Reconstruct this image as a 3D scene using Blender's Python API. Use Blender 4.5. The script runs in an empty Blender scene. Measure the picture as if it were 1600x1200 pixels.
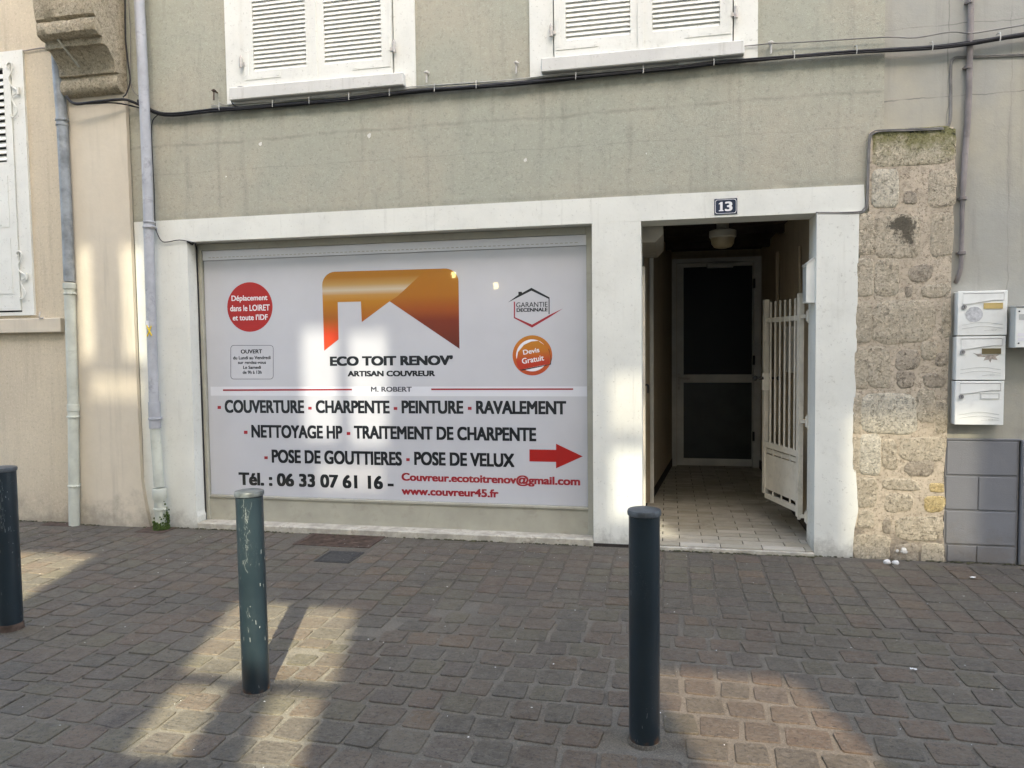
import bpy, bmesh, math, random
from mathutils import Vector, Matrix
rnd = random.Random(7)
sc = bpy.context.scene
COL = sc.collection

# ------------------------------------------------------------------ camera
F = 1150.0
YAW, PIT, ROL = (math.radians(a) for a in (-11.99, 2.97, -0.71))
CAM = Vector((0.0, -5.47, 1.51))
fwd = Vector((math.sin(YAW) * math.cos(PIT), math.cos(YAW) * math.cos(PIT), -math.sin(PIT)))
r0 = Vector((math.cos(YAW), -math.sin(YAW), 0)); u0 = r0.cross(fwd)
RIGHT = r0 * math.cos(ROL) + u0 * math.sin(ROL)
UP = -r0 * math.sin(ROL) + u0 * math.cos(ROL)
cam = bpy.data.cameras.new('camera'); co = bpy.data.objects.new('camera', cam); COL.objects.link(co)
cam.sensor_width = 36; cam.lens = F / 1600 * 36; cam.clip_end = 500
m = Matrix((RIGHT, UP, -fwd)).transposed().to_4x4(); m.translation = CAM; co.matrix_world = m
sc.camera = co
# ------------------------------------------------------------------ world, sun, exposure
SUN_EL = 40.0
sdir = Vector((-0.31 * math.cos(math.radians(SUN_EL)), 0.951 * math.cos(math.radians(SUN_EL)), -math.sin(math.radians(SUN_EL))))
w = bpy.data.worlds.new('World'); sc.world = w; w.use_nodes = True
nt = w.node_tree; sky = nt.nodes.new('ShaderNodeTexSky'); sky.sky_type = 'NISHITA'; sky.sun_disc = False
sky.sun_elevation = math.radians(SUN_EL); sky.sun_rotation = math.atan2(0.31, -0.951)
sky.air_density = 1.0; sky.dust_density = 4.0; sky.ozone_density = 0.6
bg = nt.nodes['Background']; bg.inputs[1].default_value = 0.15
nt.links.new(sky.outputs[0], bg.inputs[0])
sl = bpy.data.lights.new('sun', 'SUN'); sl.energy = 3.2; sl.angle = math.radians(0.62); sl.color = (1.0, 0.95, 0.86)
so = bpy.data.objects.new('sun', sl); COL.objects.link(so); so.rotation_euler = sdir.to_track_quat('-Z', 'Y').to_euler()
vs = sc.view_settings; vs.view_transform = 'Standard'; vs.look = 'None'; vs.gamma = 1; vs.use_curve_mapping = False
vs.exposure = 2.62

# ------------------------------------------------------------------ measuring: a sight line met with the vertical plane Y or the ground
def ray(px, py): return RIGHT * ((px - 800) / F) - UP * ((py - 600) / F) + fwd
def W(px, py, Y=0.0):
    r = ray(px, py); p = CAM + r * ((Y - CAM.y) / r.y); return p.x, p.z
def G(px, py, z=0.0):
    r = ray(px, py); p = CAM + r * ((z - CAM.z) / r.z); return p.x, p.y

# ------------------------------------------------------------------ materials
def srgb(r, g, b):
    f = lambda c: (c / 255 / 12.92) if c / 255 <= .04045 else ((c / 255 + .055) / 1.055) ** 2.4
    return (f(r), f(g), f(b))
class N:
    def __init__(s, name):
        s.m = bpy.data.materials.new(name); s.m.use_nodes = True; s.t = s.m.node_tree
        s.b = s.t.nodes['Principled BSDF']; s.tc = s.new('ShaderNodeTexCoord')
        s.co = s.tc.outputs['Object']
    def new(s, k): return s.t.nodes.new(k)
    def link(s, a, b): s.t.links.new(a, b)
    def mapping(s, scale=(1, 1, 1), loc=(0, 0, 0), rot=(0, 0, 0)):
        n = s.new('ShaderNodeMapping'); n.inputs['Scale'].default_value = scale; n.inputs['Location'].default_value = loc
        n.inputs['Rotation'].default_value = rot
        s.link(s.co, n.inputs[0]); return n.outputs[0]
    def noise(s, scale, detail=4, rough=.6, vec=None, dist=0):
        n = s.new('ShaderNodeTexNoise'); n.inputs['Scale'].default_value = scale; n.inputs['Detail'].default_value = detail
        n.inputs['Roughness'].default_value = rough; n.inputs['Distortion'].default_value = dist
        s.link(vec or s.co, n.inputs[0]); return n.outputs[0]
    def vor(s, scale, feature='F1', vec=None):
        n = s.new('ShaderNodeTexVoronoi'); n.inputs['Scale'].default_value = scale; n.feature = feature
        s.link(vec or s.co, n.inputs[0]); return n.outputs[0]
    def rng(s, v, a, b, c=0., d=1., smooth=True):
        n = s.new('ShaderNodeMapRange'); n.interpolation_type = 'SMOOTHSTEP' if smooth else 'LINEAR'
        for i, x in zip((1, 2, 3, 4), (a, b, c, d)): n.inputs[i].default_value = x
        s.link(v, n.inputs[0]); return n.outputs[0]
    def math(s, op, a, b=None):
        n = s.new('ShaderNodeMath'); n.operation = op
        for i, x in enumerate((a, b)):
            if x is None: continue
            if isinstance(x, (int, float)): n.inputs[i].default_value = x
            else: s.link(x, n.inputs[i])
        return n.outputs[0]
    def mix(s, f, a, b, mode='MIX'):
        n = s.new('ShaderNodeMix'); n.data_type = 'RGBA'; n.blend_type = mode
        for i, x in ((0, f), (6, a), (7, b)):
            if isinstance(x, (int, float)): n.inputs[i].default_value = x
            elif isinstance(x, tuple): n.inputs[i].default_value = (*x[:3], 1)
            else: s.link(x, n.inputs[i])
        return n.outputs[2]
    def ramp(s, v, stops, const=False):
        n = s.new('ShaderNodeValToRGB'); e = n.color_ramp.elements
        n.color_ramp.interpolation = 'CONSTANT' if const else 'LINEAR'
        while len(e) < len(stops): e.new(.5)
        for el, (p, c) in zip(e, stops): el.position = p; el.color = (*c, 1)
        s.link(v, n.inputs[0]); return n.outputs[0]
    def xyz(s):
        n = s.new('ShaderNodeSeparateXYZ'); s.link(s.co, n.inputs[0]); return n.outputs
    def bump(s, h, strength, dist=.002, prev=None):
        n = s.new('ShaderNodeBump'); n.inputs['Strength'].default_value = strength; n.inputs['Distance'].default_value = dist
        s.link(h, n.inputs['Height'])
        if prev: s.link(prev, n.inputs['Normal'])
        return n.outputs[0]
    def out(s, col=None, rough=None, normal=None, metal=None, spec=None):
        for k, v in (('Base Color', col), ('Roughness', rough), ('Normal', normal), ('Metallic', metal), ('Specular IOR Level', spec)):
            if v is None: continue
            if isinstance(v, (int, float)): s.b.inputs[k].default_value = v
            elif isinstance(v, tuple): s.b.inputs[k].default_value = (*v[:3], 1)
            else: s.link(v, s.b.inputs[k])
        return s.m
def sc3(c, k): return tuple(min(1, x * k) for x in c)
def plain(name, c, rough=.6, var=.12, scale=6, bump=.15, bscale=90, metal=0, spec=.3, dirt=None, dirtamt=.5, dscale=9):
    n = N(name)
    col = n.mix(n.rng(n.noise(scale), .3, .7), sc3(c, 1 - var), sc3(c, 1 + var))
    if dirt:
        dm = n.math('MULTIPLY', n.rng(n.noise(dscale, 6, .7, dist=.4), .52, .7), dirtamt); col = n.mix(dm, col, dirt)
    h = n.noise(bscale, 3)
    if 'print' in name or 'vinyl' in name: n.b.inputs['Coat Weight'].default_value = .8; n.b.inputs['Coat Roughness'].default_value = .025
    return n.out(col, rough, n.bump(h, bump, .002) if bump else None, metal, spec)

GREY = (.360, .362, .290); WHITE = (.70, .695, .62); BEIGE = (.60, .52, .385)
def render_mat(name, base, grain=.3, specks=True, streak=True, warm=(.405, .375, .292), grime=True, grain_scale=150, comb=False, lines=()):
    n = N(name); x, y, z = n.xyz()
    big = n.rng(n.noise(.9, 5, .55), .38, .66)
    col = n.mix(big, base, warm)
    col = n.mix(n.rng(n.noise(6, 6, .7), .3, .75, 0, .35), col, sc3(base, .8))
    if streak:
        v = n.mapping((9, 9, .7)); col = n.mix(n.rng(n.noise(1.5, 5, .6, v), .50, .78, 0, .42), col, sc3(base, .62))
    if specks:
        col = n.mix(n.rng(n.noise(55, 3, .7), .62, .74, 0, .5), col, sc3(base, .55))
        col = n.mix(n.rng(n.noise(42, 5, .8), .54, .62, 0, .42), col, sc3(base, .55))
        col = n.mix(n.rng(n.noise(50, 4, .8), .46, .38, 0, .38), col, sc3(base, 1.28))
    if grime:
        g = n.math('ADD', z, n.rng(n.noise(5, 6, .75), .2, .8, -.25, .25, False))
        col = n.mix(n.rng(g, .28, -.08, 0, .6), col, (.16, .14, .115))
    for (ax, at, wd, am) in lines:
        d_ = n.math('ABSOLUTE', n.math('SUBTRACT', n.math('ADD', (x, y, z)[ax], n.rng(n.noise(3, 4), .2, .8, -.02, .02, False)), at))
        col = n.mix(n.math('MULTIPLY', n.rng(d_, wd, 0, 0, am), n.rng(n.noise(5, 3), .35, .6, .2, 1)), col, sc3(base, .45))
    h = n.noise(grain_scale, 4, .7); h2 = n.noise(12, 4, .6)
    nb = n.bump(h, grain, .004)
    if comb:
        v = n.mapping((60, 60, 2.2)); nb = n.bump(n.noise(1.4, 4, .6, v), .5, .006, nb)
    return n.out(col, .93, n.bump(h2, .25, .01, nb), spec=.15)
m_grey = render_mat('grey_render', GREY, .55, lines=((2, 3.40, .10, .45), (2, 3.20, .02, .35), (2, 2.97, .008, .25), (2, 2.60, .05, .3)))
m_grey2 = render_mat('smooth_grey_render', (.35, .345, .305), .25, specks=False, grain_scale=90, lines=((2, 3.13, .006, .9), (2, 3.60, .005, .8), (0, 1.825, .006, .7), (2, .90, .05, .3), (0, 2.20, .006, .4)))
m_beige = render_mat('beige_render', BEIGE, .7, warm=(.54, .465, .345), comb=True)
m_beige2 = render_mat('smooth_beige_render', (.60, .535, .42), .12, specks=False, warm=(.58, .51, .395), grain_scale=60)
m_plinth = render_mat('grey_painted_render', (.205, .207, .212), .6, specks=False, warm=(.19, .19, .192), streak=False)
def white_mat(name, base=WHITE, crack=True, streaks=.35):
    n = N(name); x, y, z = n.xyz()
    col = n.mix(n.rng(n.noise(2.2, 5, .6), .35, .7), base, sc3(base, .90))
    v = n.mapping((14, 14, .9)); col = n.mix(n.rng(n.noise(1.6, 6, .65, v), .56, .8, 0, streaks), col, (.36, .35, .29))
    col = n.mix(n.rng(n.noise(40, 5, .8), .60, .65, 0, .55), col, (.33, .31, .26)); col = n.mix(n.rng(n.noise(5, 7, .75), .52, .72, 0, .35), col, (.50, .49, .42))
    g = n.math('ADD', z, n.rng(n.noise(7, 6, .8), .2, .8, -.14, .14, False))
    col = n.mix(n.rng(g, .17, -.06, 0, .7), col, (.20, .18, .145))
    return n.out(col, .75, n.bump(n.noise(35, 5, .6), .16, .006), spec=.25)
m_white = white_mat('white_masonry_paint'); m_wood = white_mat('white_shutter_paint', (.72, .715, .645), streaks=.2)
m_sill = white_mat('stained_white_sill', (.62, .61, .56), streaks=.65)
m_alu = plain('beige_aluminium', (.36, .345, .275), .45, .08, 4, .05, 60, 0, .45, dirt=(.25, .23, .18), dirtamt=.4)
m_conc = plain('pale_concrete', (.40, .37, .30), .9, .25, 9, .5, 70, 0, .2, dirt=(.16, .14, .11), dirtamt=.7)
m_darkmetal = plain('black_metal', (.02, .02, .02), .45, .3)
m_cable = plain('black_cable', (.018, .018, .02), .55, .3, 20)
m_cablegrey = plain('grey_cable', (.20, .19, .175), .6, .25, 10)
m_cablewhite = plain('pale_cable', (.42, .41, .37), .6, .2, 10)
m_conduit = plain('weathered_conduit', (.21, .185, .17), .6, .25, 5, .3, 40, 0, .3, dirt=(.08, .07, .06), dirtamt=.5)
m_zinc = plain('zinc_pipe', (.22, .235, .24), .42, .35, 7, .1, 30, .15, .4, dirt=(.38, .39, .36), dirtamt=.5)
m_pvc = plain('cream_pvc', (.50, .51, .43), .5, .12, 5, .1, 40, 0, .4, dirt=(.36, .36, .29), dirtamt=.5)
m_pvcgrey = plain('lilac_grey_pvc', (.375, .38, .392), .5, .14, 5, .12, 30, 0, .4, dirt=(.17, .17, .175), dirtamt=.75, dscale=5)
m_vinylwhite = plain('white_vinyl', (.495, .497, .510), .4, .03, 2, 0, 8, 0, .3)
m_vinylpale = plain('pale_vinyl_band', (.62, .625, .645), .4, .02, 2, 0, 8, 0, .3)
m_prtblack = plain('black_print', (.008, .010, .012), .3, .1, 3, 0)
m_prtgrey = plain('grey_print', (.075, .075, .09), .3, .1, 3, 0)
m_prtred = plain('red_print', (.36, .012, .009), .35, .05, 3, 0)
m_prtred2 = plain('dark_red_print', (.30, .018, .026), .35, .05, 3, 0)
m_prtwhite = plain('white_print', (.72, .70, .70), .35, .03, 3, 0)
m_plateblue = plain('navy_enamel', (.012, .020, .045), .25, .1, 3, 0, spec=.6)
m_boxwhite = plain('white_letterbox_paint', (.74, .74, .68), .38, .05, 5, .04, 30, 0, .45, dirt=(.5, .48, .42), dirtamt=.25)
m_boxgrey = plain('grey_letterbox_paint', (.46, .46, .42), .45, .08, 5, .04, 30, 0, .4)
m_brass = plain('brass_nameplate', (.52, .39, .15), .5, .1, 12, .05, 30, .1)
m_olive = plain('olive_nameplate', (.16, .13, .06), .5, .1, 12, .05, 30, .1)
m_sticker = plain('worn_sticker', (.48, .48, .47), .7, .25, 60, .2, 120)
m_peel = plain('torn_paper', (.33, .29, .24), .8, .4, 50, .5, 60)
m_gate = plain('cream_gate_paint', (.56, .52, .43), .45, .10, 6, .05, 40, 0, .4, dirt=(.33, .29, .22), dirtamt=.45)
m_inner = render_mat('passage_wall', (.42, .35, .25), .2, specks=False, warm=(.46, .38, .27), grime=False)
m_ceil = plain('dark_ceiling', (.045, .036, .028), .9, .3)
m_inframe = plain('grey_door_frame', (.56, .55, .50), .5, .08)
m_rust = plain('rusty_iron', (.070, .048, .036), .8, .4, 22, .6, 80, 0, .2, dirt=(.16, .12, .09), dirtamt=.5)
m_iron = plain('dark_cast_iron', (.040, .038, .034), .8, .5, 60, .9, 90, 0, .3)
m_moss = plain('green_moss', (.055, .085, .018), .95, .4, 30, .6, 90)
m_lampwhite = plain('lamp_housing', (.42, .39, .31), .4, .05)
m_yellow = plain('yellow_paint', (.72, .52, .03), .5, .05)
m_steelpale = plain('pale_ironmongery', (.50, .47, .42), .5, .15, 25, .1, 60, 0, .4, dirt=(.28, .14, .07), dirtamt=.45, dscale=25)
m_litter = plain('white_litter', (.62, .60, .56), .8, .2, 30)
m_leaf = plain('brown_dead_leaf', (.11, .085, .05), .8, .3, 30)

# bollard paint: dark green, scratched
n = N('dark_green_bollard_paint'); v = n.mapping((16, 16, 5))
col = n.mix(n.rng(n.noise(3, 4), .3, .7), (.009, .016, .021), (.014, .024, .030))
scr = n.rng(n.noise(9, 8, .8, v, 2.5), .60, .64)
scr = n.math('MULTIPLY', scr, n.rng(n.noise(3.6, 3), .48, .60))
col = n.mix(scr, col, (.26, .27, .27))
z = n.xyz()[2]
col = n.mix(n.rng(n.math('ADD', z, n.rng(n.noise(30, 4), .2, .8, -.03, .03, False)), .035, .005, 0, 1), col, (.10, .05, .025))
m_bollard = n.out(col, n.rng(n.noise(8), .3, .7, .28, .42), n.bump(n.noise(20, 4), .08, .002), spec=.5)
# cobble colours
n = N('sandstone_setts'); geo = n.new('ShaderNodeNewGeometry'); oi = n.new('ShaderNodeObjectInfo')
rid = n.math('FRACT', n.math('ADD', geo.outputs['Random Per Island'], n.math('MULTIPLY', oi.outputs['Random'], 7.3)))
n2 = n.new('ShaderNodeVectorMath'); n2.operation = 'ADD'; n.link(geo.outputs['Position'], n2.inputs[0]); n.co = n2.outputs[0]
base = n.ramp(rid, [(0, (.082, .067, .055)), (.16, (.074, .069, .059)), (.32, (.090, .073, .059)), (.46, (.066, .063, .056)), (.58, (.088, .066, .052)),
                    (.68, (.078, .074, .054)), (.80, (.072, .063, .057)), (.90, (.086, .079, .065)), (.96, (.098, .072, .050))], True)
base = n.mix(.28, base, (.079, .069, .057))
k = n.rng(n.noise(1.1, 3), .3, .7, .8, 1.25, False)
km = n.new('ShaderNodeMix'); km.data_type = 'RGBA'; km.blend_type = 'MULTIPLY'; km.inputs[0].default_value = 1
n.link(base, km.inputs[6]); cb = n.new('ShaderNodeCombineXYZ')
for i in range(3): n.link(k, cb.inputs[i])
n.link(cb.outputs[0], km.inputs[7]); kk = n.mix(1.0, km.outputs[2], (1.17, 1.09, .94), 'MULTIPLY')
col = n.mix(n.rng(n.noise(26, 6, .7, dist=.6), .35, .75, 0, .55), kk, (.135, .118, .090))
col = n.mix(n.rng(n.noise(9, 5, .7), .55, .75, 0, .6), col, (.048, .042, .036))
col = n.mix(n.rng(n.noise(2.3, 6, .7, dist=.8), .60, .70, 0, .55), col, (.036, .030, .026))
col = n.mix(n.rng(n.noise(140, 3, .6), .68, .76, 0, .5), col, (.17, .155, .13))
v = n.mapping((6, 22, 6), rot=(0, 0, .5))
nb = n.bump(n.noise(1.6, 6, .7, v, 1.2), .7, .012); nb = n.bump(n.noise(45, 7, .8), .8, .007, nb)
col = n.mix(n.rng(n.noise(60, 5, .8), .53, .61, 0, .7), col, (.034, .030, .025)); col = n.mix(n.rng(n.noise(52, 5, .8), .47, .39, 0, .6), col, (.14, .126, .103))
m_sett = n.out(col, n.rng(n.noise(12), .3, .7, .55, .8), nb, spec=.35)
# joint mortar
n = N('sandy_joint_mortar'); x, y, z = n.xyz()
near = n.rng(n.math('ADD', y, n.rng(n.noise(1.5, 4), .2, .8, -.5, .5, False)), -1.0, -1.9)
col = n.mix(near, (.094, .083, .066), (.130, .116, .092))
col = n.mix(n.rng(n.noise(5, 6, .75), .45, .7, 0, .8), col, (.062, .054, .043))
col = n.mix(n.rng(n.noise(160, 3, .7), .45, .72, 0, .6), col, (.24, .215, .17))
col = n.mix(n.rng(n.noise(170, 2, .5), .64, .7, 0, .8), col, (.04, .036, .03))
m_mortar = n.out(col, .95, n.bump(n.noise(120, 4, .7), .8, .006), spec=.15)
# limestone
def stone_mat(name, a, b, pits=.62, green=0):
    n = N(name); oi = n.new('ShaderNodeObjectInfo')
    col = n.mix(n.rng(n.noise(7, 6, .7), .3, .7), a, b)
    col = n.mix(n.rng(n.noise(14, 8, .85, dist=.6), .49, .62, 0, .6), col, sc3(a, .58))
    col = n.mix(n.rng(n.noise(40, 5, .8), .53, .60, 0, .75), col, sc3(a, .38))
    col = n.mix(n.rng(n.noise(75, 4, .75), .57, .62, 0, .85), col, sc3(a, .18))
    col = n.mix(n.rng(n.noise(50, 5, .8), .47, .38, 0, .7), col, sc3(b, 1.35))
    col = n.mix(n.math('MULTIPLY', oi.outputs['Random'], .3), col, sc3(b, .75))
    vd = n.new('ShaderNodeVectorMath'); vd.operation = 'DISTANCE'; n.link(n.co, vd.inputs[0]); vd.inputs[1].default_value = (*[W(1413, 356)[0], -.01, W(1413, 356)[1]],)
    mm_ = n.math('ADD', vd.outputs['Value'], n.rng(n.noise(14, 6, .8), .3, .7, .09, -.09, False)); col = n.mix(n.rng(mm_, .10, .05, 0, .85), col, (.075, .068, .05))
    if green:
        z = n.xyz()[2]; g = n.math('ADD', z, n.rng(n.noise(9, 6, .75), .2, .8, -.17, .17, False))
        col = n.mix(n.rng(g, 2.72, 2.92, 0, .8), col, (.17, .17, .045))
        col = n.mix(n.rng(g, 2.90, 2.97, 0, .95), col, (.03, .032, .028))
    nb = n.bump(n.noise(30, 8, .85), 1.0, .022); nb = n.bump(n.vor(120), .35, .004, nb)
    nb = n.bump(n.rng(n.noise(38, 3, .6), .66, .58), .9, .010, nb)
    return n.out(col, .95, nb, spec=.12)
m_stone = stone_mat('pale_limestone', (.54, .455, .325), (.63, .55, .41))
m_stone_pale = stone_mat('bright_limestone', (.62, .55, .41), (.72, .66, .52))
m_stone_dark = stone_mat('grey_limestone', (.44, .37, .28), (.52, .445, .335))
m_stone_green = stone_mat('mossy_limestone', (.54, .47, .33), (.62, .55, .40), green=1)
m_stone_yel = stone_mat('ochre_stone', (.60, .44, .19), (.66, .53, .28))
m_corbel = stone_mat('weathered_corbel_stone', (.48, .405, .28), (.60, .52, .375))
n = N('trowelled_lime_mortar'); x, y, z = n.xyz()
col = n.mix(n.rng(n.noise(3, 6, .6, dist=.6), .35, .65), (.48, .405, .30), (.56, .475, .355))
col = n.mix(n.rng(n.noise(11, 6, .75, dist=.8), .55, .75, 0, .6), col, (.34, .275, .20))
col = n.mix(n.rng(n.noise(8, 5, .7), .62, .74, 0, .5), col, (.64, .57, .45))
col = n.mix(n.rng(n.noise(20, 7, .85), .50, .60, 0, .6), col, (.30, .25, .18)); col = n.mix(n.rng(n.noise(60, 4, .8), .55, .61, 0, .75), col, (.15, .12, .085))
g = n.math('ADD', z, n.rng(n.noise(6, 6, .75), .2, .8, -.3, .3, False))
col = n.mix(n.rng(g, .30, -.05, 0, .8), col, (.11, .095, .08))
nb = n.bump(n.noise(7, 5, .6, dist=.4), .5, .02); nb = n.bump(n.noise(40, 8, .8), .9, .012, nb)
m_lime = n.out(col, .95, nb, spec=.12)
# floor tiles
n = N('beige_floor_tile'); geo = n.new('ShaderNodeNewGeometry'); oi = n.new('ShaderNodeObjectInfo'); n.co = geo.outputs['Position']
col = n.ramp(oi.outputs['Random'], [(0, (.36, .335, .265)), (.3, (.40, .37, .30)), (.6, (.32, .29, .22)), (.8, (.44, .41, .34))])
y = n.xyz()[1]
g = n.math('ADD', y, n.rng(n.noise(3, 5, .7), .2, .8, -.8, .8, False))
col = n.mix(n.rng(n.noise(5, 6, .7), .5, .75, 0, .6), col, (.13, .11, .08))
m_tile = n.out(col, n.rng(n.noise(9), .3, .7, .35, .6), n.bump(n.noise(20, 4), .1, .003), spec=.4)
m_grout = plain('dark_grout', (.028, .024, .02), .9, .3)
# glass
n = N('dark_wired_glass'); wv = n.mapping((62, 1, 62)); ch = n.new('ShaderNodeTexChecker'); ch.inputs['Scale'].default_value = 1
vv = n.vor(62)
m_wired = n.out((.008, .008, .007), .4, n.bump(vv, .5, .003), spec=.25)
m_darkglass = plain('dark_glass', (.035, .036, .031), .35, .2, 3, .02, spec=.3)
n = N('frosted_lamp_glass'); m_lampglass = n.out((.45, .37, .22), .3, None, spec=.5); n.b.inputs['Transmission Weight'].default_value = .35
def sun_filter_mat(name, c):  # see-through filter, added to dim and tint the sun patches
    n = N(name); t = n.t; tr = n.new('ShaderNodeBsdfTransparent'); tr.inputs[0].default_value = (*c, 1)
    gl = n.new('ShaderNodeBsdfGlossy'); gl.inputs['Roughness'].default_value = .05; gl.inputs[0].default_value = (.8, .8, .8, 1)
    mx = n.new('ShaderNodeMixShader'); mx.inputs[0].default_value = .08
    n.link(tr.outputs[0], mx.inputs[1]); n.link(gl.outputs[0], mx.inputs[2]); n.link(mx.outputs[0], t.nodes['Material Output'].inputs[0]); return n.m
m_filterA = sun_filter_mat('grey_sun_filter', (.54, .54, .52)); m_filterB = sun_filter_mat('yellowish_sun_filter', (.93, .925, .85)); m_filterC = sun_filter_mat('rosy_sun_filter', (.66, .60, .54)); m_filterD = sun_filter_mat('dim_sun_filter', (.42, .41, .38))  # strength and hue set per sun patch, no curtains

# ------------------------------------------------------------------ mesh helpers
def bm_new(): return bmesh.new()
def box(bm, x0, x1, y0, y1, z0, z1, bev=0, rot=None, piv=None):
    r = bmesh.ops.create_cube(bm, size=1); vs_ = r['verts']
    for v in vs_: v.co = Vector(((x0 + x1) / 2 + v.co.x * (x1 - x0), (y0 + y1) / 2 + v.co.y * (y1 - y0), (z0 + z1) / 2 + v.co.z * (z1 - z0)))
    if bev:
        es = list({e for v in vs_ for e in v.link_edges})
        b = bmesh.ops.bevel(bm, geom=es, offset=bev, segments=1, affect='EDGES', profile=.5); vs_ = list({v for f in b['faces'] for v in f.verts} | {v for v in vs_ if v.is_valid})
    if rot: bmesh.ops.rotate(bm, verts=vs_, cent=piv or Vector(((x0 + x1) / 2, (y0 + y1) / 2, (z0 + z1) / 2)), matrix=rot)
    return bm
def bx(*a, **k): return box(bm_new(), *a, **k)
def cyl(bm, c, r, h, seg=24, axis='Z', r2=None, bev=0):
    r_ = bmesh.ops.create_cone(bm, cap_ends=True, segments=seg, radius1=r, radius2=r if r2 is None else r2, depth=h)
    M_ = {'Z': Matrix(), 'Y': Matrix.Rotation(math.pi / 2, 4, 'X'), 'X': Matrix.Rotation(math.pi / 2, 4, 'Y')}[axis]
    for v in r_['verts']: v.co = M_ @ v.co + Vector(c)
    return bm
def lathe(bm, prof, c=(0, 0, 0), seg=32):
    rings = []
    for r, z in prof: rings.append([bm.verts.new((c[0] + r * math.cos(2 * math.pi * i / seg), c[1] + r * math.sin(2 * math.pi * i / seg), c[2] + z)) for i in range(seg)])
    for a, b in zip(rings, rings[1:]):
        for i in range(seg): bm.faces.new((a[i], a[(i + 1) % seg], b[(i + 1) % seg], b[i]))
    bm.faces.new(rings[0][::-1]); bm.faces.new(rings[-1]); return bm
def prism(bm, pts, y0, y1):          # outline in XZ, depth along Y
    a = [bm.verts.new((x, y0, z)) for x, z in pts]; b = [bm.verts.new((x, y1, z)) for x, z in pts]
    bm.faces.new(a); bm.faces.new(b[::-1]); k = len(pts)
    for i in range(k): bm.faces.new((a[i], b[i], b[(i + 1) % k], a[(i + 1) % k]))
    bmesh.ops.recalc_face_normals(bm, faces=bm.faces); return bm
def smooth_pts(pts, sub=6):
    P = [Vector(p) for p in pts]
    if len(P) < 3: return P
    out = []
    for i in range(len(P) - 1):
        a, b, c, d = P[max(i - 1, 0)], P[i], P[i + 1], P[min(i + 2, len(P) - 1)]
        for k in range(sub):
            t = k / sub
            out.append(.5 * ((2 * b) + (c - a) * t + (2 * a - 5 * b + 4 * c - d) * t * t + (3 * b - a - 3 * c + d) * t ** 3))
    out.append(P[-1]); return out
def tube(bm, pts, r, seg=8, smooth=6):
    P = smooth_pts(pts, smooth) if smooth else [Vector(p) for p in pts]
    rings = []; up = Vector((.13, -.2, .97)).normalized()
    for i, p in enumerate(P):
        d = (P[min(i + 1, len(P) - 1)] - P[max(i - 1, 0)]).normalized()
        if abs(d.dot(up)) > .95: up = Vector((.9, -.3, .1)).normalized()
        s = d.cross(up).normalized(); u = s.cross(d); rr = r(i / (len(P) - 1)) if callable(r) else r
        rings.append([bm.verts.new(p + rr * (s * math.cos(2 * math.pi * k / seg) + u * math.sin(2 * math.pi * k / seg))) for k in range(seg)])
        up = u
    for a, b in zip(rings, rings[1:]):
        for k in range(seg): bm.faces.new((a[k], a[(k + 1) % seg], b[(k + 1) % seg], b[k]))
    bm.faces.new(rings[0][::-1]); bm.faces.new(rings[-1]); return bm
def wall_holes(bm, x0, x1, z0, z1, y0, y1, holes):
    xs = sorted({x0, x1, *[h[0] for h in holes], *[h[1] for h in holes]}); zs = sorted({z0, z1, *[h[2] for h in holes], *[h[3] for h in holes]})
    def solid(i, j):
        if not (0 <= i < len(xs) - 1 and 0 <= j < len(zs) - 1): return False
        cx, cz = (xs[i] + xs[i + 1]) / 2, (zs[j] + zs[j + 1]) / 2
        return not any(a < cx < b and c < cz < d for a, b, c, d in holes)
    V = {}
    def v(x, y, z):
        k = (x, y, z)
        if k not in V: V[k] = bm.verts.new(k)
        return V[k]
    for i in range(len(xs) - 1):
        for j in range(len(zs) - 1):
            if not solid(i, j): continue
            a, b, c, d = xs[i], xs[i + 1], zs[j], zs[j + 1]
            bm.faces.new((v(a, y0, c), v(b, y0, c), v(b, y0, d), v(a, y0, d))); bm.faces.new((v(a, y1, d), v(b, y1, d), v(b, y1, c), v(a, y1, c)))
            if not solid(i - 1, j): bm.faces.new((v(a, y0, c), v(a, y0, d), v(a, y1, d), v(a, y1, c)))
            if not solid(i + 1, j): bm.faces.new((v(b, y0, d), v(b, y0, c), v(b, y1, c), v(b, y1, d)))
            if not solid(i, j - 1): bm.faces.new((v(b, y0, c), v(a, y0, c), v(a, y1, c), v(b, y1, c)))
            if not solid(i, j + 1): bm.faces.new((v(a, y0, d), v(b, y0, d), v(b, y1, d), v(a, y1, d)))
    return bm
def obj(name, bm, mat, parent=None, smooth=False):
    """one mesh object; geometry is given in world space, the parent's place is compensated"""
    me = bpy.data.meshes.new(name)
    if not isinstance(bm, bpy.types.Mesh):
        bm.to_mesh(me); bm.free()
    else: me = bm
    if mat and not me.materials: me.materials.append(mat)
    if smooth:
        for p in me.polygons: p.use_smooth = True
        if smooth != 'all':
            try: me.set_sharp_from_angle(angle=math.radians(40))
            except Exception: pass
    o = bpy.data.objects.new(name, me); COL.objects.link(o)
    if parent:
        o.parent = parent
        if parent.type == 'EMPTY': o.matrix_parent_inverse = Matrix.Translation(-parent.location)
    return o
def tag(o, label=None, cat=None, group=None, kind=None):
    for k, v in (('label', label), ('category', cat), ('group', group), ('kind', kind)):
        if v: o[k] = v
    return o
def thing(name, loc, label, cat, group=None):
    o = bpy.data.objects.new(name, None); COL.objects.link(o); o.location = loc; o.empty_display_size = .1
    return tag(o, label, cat, group)
def copy_tree(o, parent=None):
    c = o.copy(); COL.objects.link(c); c.parent = parent
    if parent is not None: c.matrix_parent_inverse = o.matrix_parent_inverse.copy()
    for ch in list(o.children): copy_tree(ch, c)
    return c

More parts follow.
